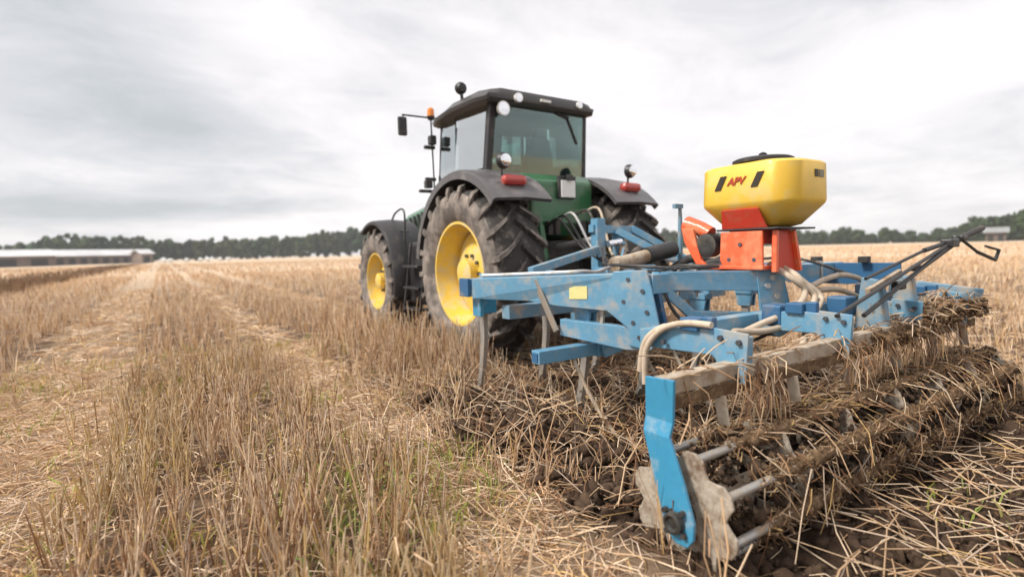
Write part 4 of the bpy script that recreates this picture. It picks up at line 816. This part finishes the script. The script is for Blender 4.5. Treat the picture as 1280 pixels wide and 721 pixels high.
# roller
RZ, RYc, RX0, RX1 = 0.185, 1.30, 1.62, 4.93
bm = B(); beam(bm, (1.597, 1.385, 0.655), (4.97, 1.385, 0.655), 0.07, 0.07); rfm = part('roller_frame', bm, 'dusty_steel', None, 0.006)
bm = B(); beam(bm, (1.60, 1.345, 0.592), (4.95, 1.345, 0.592), 0.010, 0.055); obj('scraper_bar', bm, 'caked', rfm, 0.003)
for k_ in range(6): x_ = 1.92 + k_ * 0.555; obj('scraper_tooth', beam(B(), (x_, 1.345, 0.57), (x_, 1.325, 0.45), 0.055, 0.008, (1, 0, 0)), 'dusty_steel', rfm, 0.002)
rol = part('roller_axle', tube(B(), [(RX0 - 0.03, RYc, RZ), (RX1, RYc, RZ)], 0.035, 16), 'dusty_steel', None, 0, True)
def star(x_, th=0.012, hole=False):
    bm = B(); pts = []
    for k_ in range(8):
        a0 = 2 * PI * k_ / 8 + 0.25
        for da, rr in ((-0.17, 0.238), (0.0, 0.247), (0.17, 0.238), (0.27, 0.212), (0.393, 0.195), (0.515, 0.212)): pts.append((x_, RYc + rr * math.cos(a0 + da), RZ + rr * math.sin(a0 + da)))
    return plate(bm, pts, th, (1, 0, 0))
def ringplate(x_, th=0.012):
    bm = B(); R1_, R2_ = 0.235, 0.12; V_ = []
    for k_ in range(48):
        a = 2 * PI * k_ / 48; r1 = R1_ - 0.022 * (1 + math.cos(8 * a)) ; c_, s_ = math.cos(a), math.sin(a)
        V_.append([bm.verts.new((x_ + q * th / 2, RYc + r_ * c_, RZ + r_ * s_)) for q, r_ in ((-1, r1), (1, r1), (1, R2_), (-1, R2_))])
    for k_ in range(48):
        a, b_ = V_[k_], V_[(k_ + 1) % 48]
        for q in range(4): bm.faces.new([a[q], a[(q + 1) % 4], b_[(q + 1) % 4], b_[q]])
    for k_ in range(4):
        a = PI / 2 * k_ + 0.4; beam(bm, (x_, RYc + 0.03 * math.cos(a), RZ + 0.03 * math.sin(a)), (x_, RYc + 0.13 * math.cos(a), RZ + 0.13 * math.sin(a)), th * 0.8, 0.05, (0, -math.sin(a), math.cos(a)))
    return bm
sp = obj('star_plate', star(RX0), 'star', rol, 0.002)
for x_ in (2.16, 2.71, 3.27, 3.82, 4.38): obj('ring_plate', ringplate(x_), 'star', rol)
obj('star_plate', star(RX1 - 0.01), 'star', rol, 0.002)
for k_ in range(8):
    a = 2 * PI * k_ / 8 + 0.25; yy, z_ = RYc + 0.215 * math.cos(a), RZ + 0.215 * math.sin(a)
    obj('roller_bar', tube(B(), [(RX0 + 0.006, yy, z_), (RX1 - 0.01, yy, z_)], 0.0165, 12), 'steel', rol, 0, True)
# caked soil on the bars
cl_pts = []
for k_ in range(8):
    a = 2 * PI * k_ / 8 + 0.25; m_ = 1500; x_ = rng.uniform(RX0 + 0.17, RX1, m_); keep = rng.random(m_) < (0.3 + 0.7 * sstep(RX0 + 0.15, RX0 + 0.5, x_)); x_ = x_[keep]; m_ = len(x_)
    aa = a + rng.normal(0, 0.09, m_); rr = 0.218 + rng.normal(0, 0.016, m_)
    cl_pts.append(np.stack([x_, RYc + rr * np.cos(aa), RZ + rr * np.sin(aa)], 1))
cl_pts = np.concatenate(cl_pts); V, F = clods(len(cl_pts), cl_pts, 0.004, 0.013)
me = npmesh('caked_soil', V - np.array(ORG[rol.name]), F, 'caked'); q = bpy.data.objects.new('caked_soil', me); COL.objects.link(q); q.parent = rol; q['kind'] = 'stuff'
# the lumpy crust itself, one sleeve of soil round each bar
Vs, Fs, o_ = [], [], 0
for k_ in range(8):
    a = 2 * PI * k_ / 8 + 0.25; nxr, ns = 420, 12; xs_ = np.linspace(RX0 + 0.14 + 0.05 * (k_ % 3), RX1 - 0.012, nxr); tt = np.arange(ns) * 2 * PI / ns
    XX, TT = np.meshgrid(xs_, tt, indexing='ij'); q_ = vnoise(XX, np.cos(TT) + k_ * 3, 0.05, 61) + 0.6 * vnoise(XX, np.sin(TT) * 0.5 + k_, 0.018, 62)
    rr = 0.012 + 0.023 * q_ * sstep(RX0 + 0.12, RX0 + 0.5, XX) * (0.35 + 0.9 * vnoise(XX, XX * 0 + k_, 0.22, 63))
    Vs.append(np.stack([XX, RYc + 0.215 * math.cos(a) + rr * np.cos(TT), RZ + 0.215 * math.sin(a) + rr * np.sin(TT)], -1).reshape(-1, 3))
    I = np.arange(nxr * ns).reshape(nxr, ns); J = np.roll(I, -1, 1); Fs.append(np.stack([I[:-1], J[:-1], J[1:], I[1:]], -1).reshape(-1, 4) + o_); o_ += nxr * ns
me = npmesh('soil_crust', np.concatenate(Vs) - np.array(ORG[rol.name]), np.concatenate(Fs), 'caked', None, True); q = bpy.data.objects.new('soil_crust', me); COL.objects.link(q); q.parent = rol; q['kind'] = 'stuff'
cp = []
m_ = 6500; x_ = rng.uniform(1.70, RX1, m_); aa = rng.uniform(0, 2 * PI, m_); rr = rng.uniform(0.13, 0.2, m_); keep = rng.random(m_) < 0.2 + 0.8 * vnoise(x_, aa, 0.25, 77)
cp = np.stack([x_, RYc + rr * np.cos(aa), RZ + rr * np.sin(aa)], 1)[keep]
V, F = clods(len(cp), cp, 0.006, 0.03); me = npmesh('lodged_soil', V - np.array(ORG[rol.name]), F, 'soil'); q = bpy.data.objects.new('lodged_soil', me); COL.objects.link(q); q.parent = rol; q['kind'] = 'stuff'
# straw wrapped over roller and frame
m_ = 330; x_ = rng.uniform(1.8, RX1, m_); aa = rng.uniform(-0.6, 3.6, m_); rr = rng.uniform(0.20, 0.27, m_)
P0 = np.stack([x_, RYc + rr * np.cos(aa), RZ + rr * np.sin(aa)], 1); da = rng.uniform(0.2, 1.1, m_); dx = rng.normal(0, 0.11, m_)
P1 = np.stack([x_ + dx * 0.5, RYc + (rr + 0.01) * np.cos(aa + da / 2), RZ + (rr + 0.01) * np.sin(aa + da / 2)], 1); r2 = rr + np.abs(rng.normal(0, 0.04, m_)); P2 = np.stack([x_ + dx, RYc + r2 * np.cos(aa + da), RZ + r2 * np.sin(aa + da)], 1)
pa = [ribbons(P0, P1, P2, 0.005, pick(m_, (3, 4, 4, 2, 3, 1, 2)), True)]
m_ = 5200; k8 = rng.integers(0, 8, m_) * 2 * PI / 8 + 0.25; x_ = RX0 + 0.2 + (RX1 - RX0 - 0.22) * rng.random(m_); a_ = k8 + rng.normal(0, 0.1, m_); rr = 0.222 + rng.normal(0, 0.014, m_)
P0 = np.stack([x_, RYc + rr * np.cos(a_), RZ + rr * np.sin(a_)], 1); P2 = P0 + rng.normal(0, 0.028, (m_, 3)) * [1.4, 1, 1]; pa.append(ribbons(P0, (P0 + P2) / 2, P2, 0.0042, pick(m_, (2, 4, 5, 1.2, 4, 2, 1)) * 0.85, True))
m_ = 620; x_ = rng.uniform(1.68, 4.95, m_); x_ = x_[rng.random(m_) < sstep(0.45, 0.75, vnoise(x_, x_ * 0, 0.13, 91))]; m_ = len(x_); P0 = np.stack([x_, rng.uniform(1.31, 1.36, m_), rng.uniform(0.57, 0.69, m_)], 1); P2 = P0 + np.stack([rng.normal(0, 0.09, m_), rng.normal(-0.03, 0.04, m_), -rng.uniform(0.06, 0.24, m_)], 1); pa.append(ribbons(P0, (P0 + P2) / 2 + [0, -0.02, 0.02], P2, 0.0055, pick(m_, (3, 4, 4, 2, 3, 1, 2)), True))
m_ = 900; x_ = rng.uniform(1.7, 4.95, m_); yy = rng.uniform(1.28, 1.52, m_); z_ = 0.69 + rng.uniform(0, 0.03, m_) + 0.12 * sstep(3.6, 4.6, x_) * rng.random(m_); keep = rng.random(m_) < 0.12 + 0.88 * sstep(3.2, 4.4, x_); x_, yy, z_ = x_[keep], yy[keep], z_[keep]; m_ = len(x_)
a = rng.uniform(0, 2 * PI, m_); ll = rng.uniform(0.06, 0.28, m_); P0 = np.stack([x_, yy, z_], 1); P2 = P0 + np.stack([np.cos(a) * ll, np.sin(a) * ll * 0.5, rng.normal(-0.02, 0.05, m_)], 1); pa.append(ribbons(P0, (P0 + P2) / 2 + [0, 0, 0.01], P2, 0.007, pick(m_, (4, 3, 3, 3, 2, 1, 2)), True))
V, F, c = join(pa); me = npmesh('wrapped_straw', V - np.array(ORG[rol.name]), F, 'straw', c); q = bpy.data.objects.new('wrapped_straw', me); COL.objects.link(q); q.parent = rol; q['kind'] = 'stuff'
m_ = 2600; x_ = rng.uniform(3.3, 4.97, m_); cp = np.stack([x_, rng.normal(1.38, 0.06, m_), 0.66 + np.abs(rng.normal(0, 0.05, m_)) * sstep(3.5, 4.6, x_)], 1)
V, F = clods(m_, cp, 0.005, 0.026); me = npmesh('heaped_soil', V - np.array(ORG[rfm.name]), F, 'caked'); q = bpy.data.objects.new('heaped_soil', me); COL.objects.link(q); q.parent = rfm; q['kind'] = 'stuff'
# cranked blue side arm with its bearing
bm = B(); st_ = [(1.585, 1.445, 1.305, 0.688, 0.695), (1.585, 1.445, 1.310, 0.53, 0.53), (1.566, 1.440, 1.312, 0.475, 0.475), (1.556, 1.375, 1.235, 0.30, 0.315), (1.546, 1.325, 1.185, 0.175, 0.195), (1.541, 1.300, 1.185, 0.125, 0.135), (1.541, 1.262, 1.210, 0.097, 0.100)]
rows_ = []
for (x_, ya, yb_, za, zb_) in st_: rows_.append([bm.verts.new(p) for p in ((x_ - 0.008, ya, za), (x_ - 0.008, yb_, zb_), (x_ + 0.008, yb_, zb_), (x_ + 0.008, ya, za))])
for a_, b_ in zip(rows_, rows_[1:]):
    for q in range(4): bm.faces.new([a_[q], a_[(q + 1) % 4], b_[(q + 1) % 4], b_[q]])
bm.faces.new(rows_[0]); bm.faces.new(rows_[-1][::-1]); sa = part('side_arm', bm, 'blue_clean', None, 0.003)
bm = B(); lathe(bm, [(0.0, 0.042), (0.022, 0.040), (0.026, 0.03), (0.014, 0.022), (0.014, 0.004)], (1.533, 1.262, 0.178), 'X', 20, -1); [bolt(bm, (1.535, 1.262 + 0.055 * math.cos(a), 0.178 + 0.055 * math.sin(a)), (-1, 0, 0), 0.011, 0.016) for a in (0.6, 2.2, 3.8, 5.4)]; obj('bearing', bm, 'dark', sa, 0, True)
bm = B(); tube(bm, [(1.549, 1.262, 0.178), (1.62, 1.285, 0.182)], 0.05, 16); obj('bearing_housing', bm, 'dark', sa, 0, True)
# folded rear rods with lamp carrier
bm = B()
for a, b_, r_ in (((2.95, 1.37, 0.81), (4.60, 1.36, 1.20), 0.011), ((3.26, 1.37, 0.785), (4.49, 1.36, 1.165), 0.013), ((3.44, 1.44, 0.98), (4.16, 1.40, 1.13), 0.010), ((4.16, 1.40, 1.13), (4.66, 1.36, 1.205), 0.016), ((3.7, 1.40, 0.90), (4.66, 1.36, 1.19), 0.012)): tube(bm, [a, b_], r_, 8)
rod = part('folded_rod', bm, 'black', None, 0, True)
for q_ in ((4.42, 4.56, 1.33, 1.40, 1.145, 1.20), (4.62, 4.72, 1.33, 1.40, 1.19, 1.225), (3.72, 3.80, 1.36, 1.42, 0.90, 0.95), (4.0, 4.07, 1.37, 1.42, 1.0, 1.04)): obj('rod_joint', box(B(), *q_), 'black', rod, 0.01)
bm = B(); tube(bm, [(4.62, 1.36, 1.20), (5.05, 1.35, 1.275)], 0.022, 10); tube(bm, [(4.7, 1.36, 1.19), (4.98, 1.35, 1.10)], 0.010, 8); tube(bm, [(4.98, 1.35, 1.10), (5.38, 1.35, 1.03)], 0.013, 8); tube(bm, [(5.38, 1.35, 1.03), (5.46, 1.35, 1.105)], 0.013, 8); tube(bm, [(5.46, 1.35, 1.105), (5.15, 1.35, 1.14)], 0.010, 8); part('rod_end', bm, 'dark', None, 0, True)
bm = B(); beam(bm, (3.42, 1.42, 0.90), (3.80, 1.40, 1.0), 0.03, 0.05); part('ram', bm, 'dusty_steel', None, 0.005)

# ------------------------------------------------------------------ seeder on the cultivator
HX, HY = 3.40, 2.06
SE = empty('pneumatic_seeder', (HX, HY, 1.0), 'yellow air seeder hopper on an orange frame mounted over the blue cultivator', 'seeder')
def rrect(hx, hy, r_, z_, n_=7):
    pts = []
    for (sx_, sy_, a0) in ((1, 1, 0), (-1, 1, 90), (-1, -1, 180), (1, -1, 270)):
        for k_ in range(n_): a = R(a0 + 90 * k_ / (n_ - 1)); pts.append((HX + sx_ * (hx - r_) + r_ * math.cos(a), HY + sy_ * (hy - r_) + r_ * math.sin(a), z_))
    return pts
def loft(secs):
    bm = B(); rows_ = [[bm.verts.new(p) for p in s_] for s_ in secs]; m_ = len(rows_[0])
    for a, b_ in zip(rows_, rows_[1:]):
        for q in range(m_): bm.faces.new([a[q], a[(q + 1) % m_], b_[(q + 1) % m_], b_[q]])
    bm.faces.new(rows_[0][::-1]); bm.faces.new(rows_[-1]); return bm
hb = obj('hopper', loft([rrect(0.13, 0.14, 0.03, 1.31), rrect(0.17, 0.19, 0.04, 1.325), rrect(0.252, 0.32, 0.15, 1.435), rrect(0.266, 0.336, 0.155, 1.455), rrect(0.273, 0.343, 0.16, 1.475), rrect(0.268, 0.338, 0.16, 1.700), rrect(0.258, 0.325, 0.16, 1.715), rrect(0.15, 0.19, 0.1, 1.738)]), 'hopper', SE, 0, True)
bm = B(); lathe(bm, [(0.0, 0.175), (0.004, 0.19), (0.024, 0.19), (0.034, 0.17), (0.036, 0.01)], (HX, HY, 1.736), 'Z', 36); ld = obj('lid', bm, 'black', SE, 0, True)
bm = B(); lathe(bm, [(0.0, 0.022), (0.03, 0.026), (0.04, 0.01)], (HX, HY, 1.772), 'Z', 14); obj('knob', bm, 'black', ld, 0, True)
# markings on the hopper face: two slanting bars with letters between, and a small mark on the rear face
fx_ = HX - 0.281
def slant(y0, z0, w_, h_, sl): return [(fx_ + 0.004 * 0, y0, z0), (fx_, y0 - w_, z0), (fx_, y0 - w_ - sl, z0 + h_), (fx_, y0 - sl, z0 + h_)]
def onface(pts):    # follow the slight batter of the wall
    return [(HX - 0.273 + (z_ - 1.475) * 0.0192 - 0.004, y_, z_) for _, y_, z_ in pts]
mk = None
for y0 in (HY + 0.175, HY - 0.085):
    bm = B(); plate(bm, onface(slant(y0, 1.56, 0.045, 0.09, 0.045)), 0.003); obj('logo_bar', bm, 'logoblack', hb)
cu = bpy.data.curves.new('logo_letters', 'FONT'); cu.body = 'APV'; cu.size = 0.066; cu.extrude = 0.0015; cu.shear = 0.35; cu.align_x = 'CENTER'; cu.align_y = 'CENTER'; cu.offset = 0.002
to = bpy.data.objects.new('tmp', cu); COL.objects.link(to); bpy.context.view_layer.update()
me = bpy.data.meshes.new_from_object(to); bpy.data.objects.remove(to); me.materials.append(M['logored'])
lo = bpy.data.objects.new('logo_letters', me); COL.objects.link(lo); lo.parent = hb
lo.matrix_local = Matrix.Translation(Vector((HX - 0.2750, HY + 0.022, 1.607)) - ORG[hb.name]) @ Matrix(((0, 0, -1, 0), (-1, 0, 0, 0), (0, 1, 0, 0), (0, 0, 0, 1))).to_4x4() @ Matrix.Rotation(R(-1.1), 4, 'X')
for x0, w_, m_ in ((HX + 0.0, 0.04, 'logoblack'), (HX + 0.052, 0.055, 'logogrey')):
    bm = B(); ys = lambda z_: HY - 0.343 + (z_ - 1.475) * 0.031 - 0.004
    plate(bm, [(x0, ys(1.61), 1.61), (x0 + w_, ys(1.61), 1.61), (x0 + w_, ys(1.655), 1.655), (x0, ys(1.655), 1.655)], 0.003); obj('model_mark', bm, m_, hb)
# frame
bm = B(); hexa(bm, [(HX - 0.22, HY - 0.16, 1.30), (HX - 0.19, HY - 0.16, 1.30), (HX - 0.19, HY + 0.16, 1.30), (HX - 0.22, HY + 0.16, 1.30), (HX - 0.27, HY - 0.13, 1.43), (HX - 0.25, HY - 0.13, 1.43), (HX - 0.25, HY + 0.13, 1.43), (HX - 0.27, HY + 0.13, 1.43)]); box(bm, HX - 0.19, HX + 0.14, HY - 0.12, HY + 0.12, 1.20, 1.31)
obj('metering_unit', bm, 'red', SE, 0.008)
bm = B(); box(bm, HX - 0.22, HX + 0.22, HY - 0.24, HY + 0.20, 1.292, 1.304); obj('base_plate', bm, 'black', SE, 0.003)
bm = B(); plate(bm, [(HX - 0.205, HY + 0.17, 1.285), (HX - 0.205, HY - 0.13, 1.285), (HX - 0.215, HY - 0.14, 1.04), (HX - 0.215, HY + 0.14, 1.04), (HX - 0.215, HY + 0.17, 1.10)], 0.02)
for k_ in (0,): box(bm, HX - 0.24, HX + 0.16, HY - 0.15, HY + 0.34, 1.035, 1.06)
fr_ = obj('front_panel', bm, 'orange', SE, 0.006)
[obj('bolt', bolt(B(), (HX - 0.217, HY + y_, z_), (-1, 0, 0), 0.014, 0.01), 'bolt', fr_) for y_, z_ in ((0.10, 1.10), (-0.08, 1.10), (0.02, 1.20))]
bm = B(); plate(bm, [(HX - 0.16, HY - 0.17, 1.285), (HX + 0.02, HY - 0.17, 1.285), (HX + 0.09, HY - 0.18, 1.02), (HX - 0.18, HY - 0.18, 1.02)], 0.02); obj('rear_panel', bm, 'red', SE, 0.004)
for x0, x1_ in ((-0.165, -0.185), (0.035, 0.10)):
    bm = B(); beam(bm, (HX + x0, HY - 0.19, 1.285), (HX + x1_, HY - 0.20, 1.02), 0.03, 0.03, (0, 1, 0)); obj('frame_leg', bm, 'orange', SE, 0.004)
bm = B(); beam(bm, (HX + 0.16, HY + 0.15, 1.29), (HX + 0.17, HY + 0.18, 1.03), 0.03, 0.03, (0, 1, 0)); obj('frame_leg', bm, 'orange', SE, 0.004)
# blower with its orange intake cone
bc_ = Vector((HX - 0.16, HY + 0.30, 1.20))
bm = B(); lathe(bm, [(-0.04, 0.03), (-0.04, 0.085), (0.04, 0.085), (0.04, 0.03)], bc_, 'X', 28); bl = obj('blower', bm, 'black', SE, 0, True)
bm = B(); lathe(bm, [(-0.046, 0.03), (-0.052, 0.055), (-0.041, 0.08)], bc_, 'X', 24, 1); obj('fan_grille', bm, 'dark', bl, 0, True)
bm = B(); tube(bm, [bc_ + Vector((0.02, 0.0, 0.08)), bc_ + Vector((0.02, 0.08, 0.12)), bc_ + Vector((0.02, 0.20, 0.15))], [0.05, 0.052, 0.07], 14); obj('air_duct', bm, 'orange', bl, 0, True)
bm = B(); plate(bm, [(HX - 0.20, HY + 0.40, 1.32), (HX - 0.20, HY + 0.50, 1.33), (HX - 0.20, HY + 0.47, 1.22), (HX - 0.20, HY + 0.36, 1.05), (HX - 0.20, HY + 0.25, 1.03), (HX - 0.20, HY + 0.33, 1.10)], 0.03); obj('blower_bracket', bm, 'orange', SE, 0.006)
bm = B(); box(bm, HX - 0.12, HX - 0.02, HY + 0.36, HY + 0.44, 1.26, 1.33); obj('motor', bm, 'black', SE, 0.015)
# seed hoses
H1 = [[(3.30, 1.95, 1.07), (3.30, 1.80, 0.98), (3.42, 1.72, 0.86), (3.17, 1.68, 0.757), (2.914, 1.72, 0.70), (2.62, 1.75, 0.72)],
      [(3.36, 1.95, 1.07), (3.33, 1.78, 0.99), (3.36, 1.75, 0.88), (3.12, 1.70, 0.80), (2.87, 1.75, 0.735), (2.60, 1.80, 0.66)],
      [(3.42, 1.95, 1.07), (3.44, 1.8, 0.95), (3.50, 1.72, 0.85), (3.3, 1.66, 0.77), (3.1, 1.6, 0.70), (2.95, 1.55, 0.60)],
      [(3.44, 1.95, 1.06), (3.50, 1.82, 0.92), (3.70, 1.80, 0.95), (3.95, 1.80, 0.97), (4.2, 1.78, 0.92), (4.34, 1.74, 0.80)],
      [(3.40, 1.97, 1.08), (3.55, 1.84, 0.90), (3.80, 1.76, 0.88), (4.0, 1.70, 0.80), (4.1, 1.65, 0.65)],
      [(2.62, 1.80, 0.66), (2.35, 1.86, 0.70), (2.08, 1.76, 0.80), (2.04, 1.86, 0.72), (2.04, 1.90, 0.56)],
      [(2.05, 1.48, 0.84), (2.05, 1.63, 0.835), (2.04, 1.76, 0.79), (2.03, 1.85, 0.68), (2.03, 1.86, 0.50)]]
for i_, pth in enumerate(H1):
    bm = B(); tube(bm, smoothpath(pth, 7), 0.019 if i_ < 6 else 0.016, 10); obj('seed_hose', bm, 'hose', SE, 0, True)

# ------------------------------------------------------------------ haze
bm = B(); box(bm, -1515, 1515, -1515, 1515, -1.0, 34.0); me = bpy.data.meshes.new('haze'); bmesh.ops.recalc_face_normals(bm, faces=bm.faces); bm.to_mesh(me); bm.free()
hm = bpy.data.materials.new('haze_air'); hm.use_nodes = True; t = hm.node_tree; t.nodes.clear()
ov = t.nodes.new('ShaderNodeOutputMaterial'); pv = t.nodes.new('ShaderNodeVolumePrincipled'); pv.inputs['Color'].default_value = (0.9, 0.92, 0.95, 1); pv.inputs['Density'].default_value = 0.00045
t.links.new(pv.outputs[0], ov.inputs['Volume']); me.materials.append(hm); hz = link('haze', me); tag(hz, 'thin pale haze over the whole field', 'haze', kind='stuff')
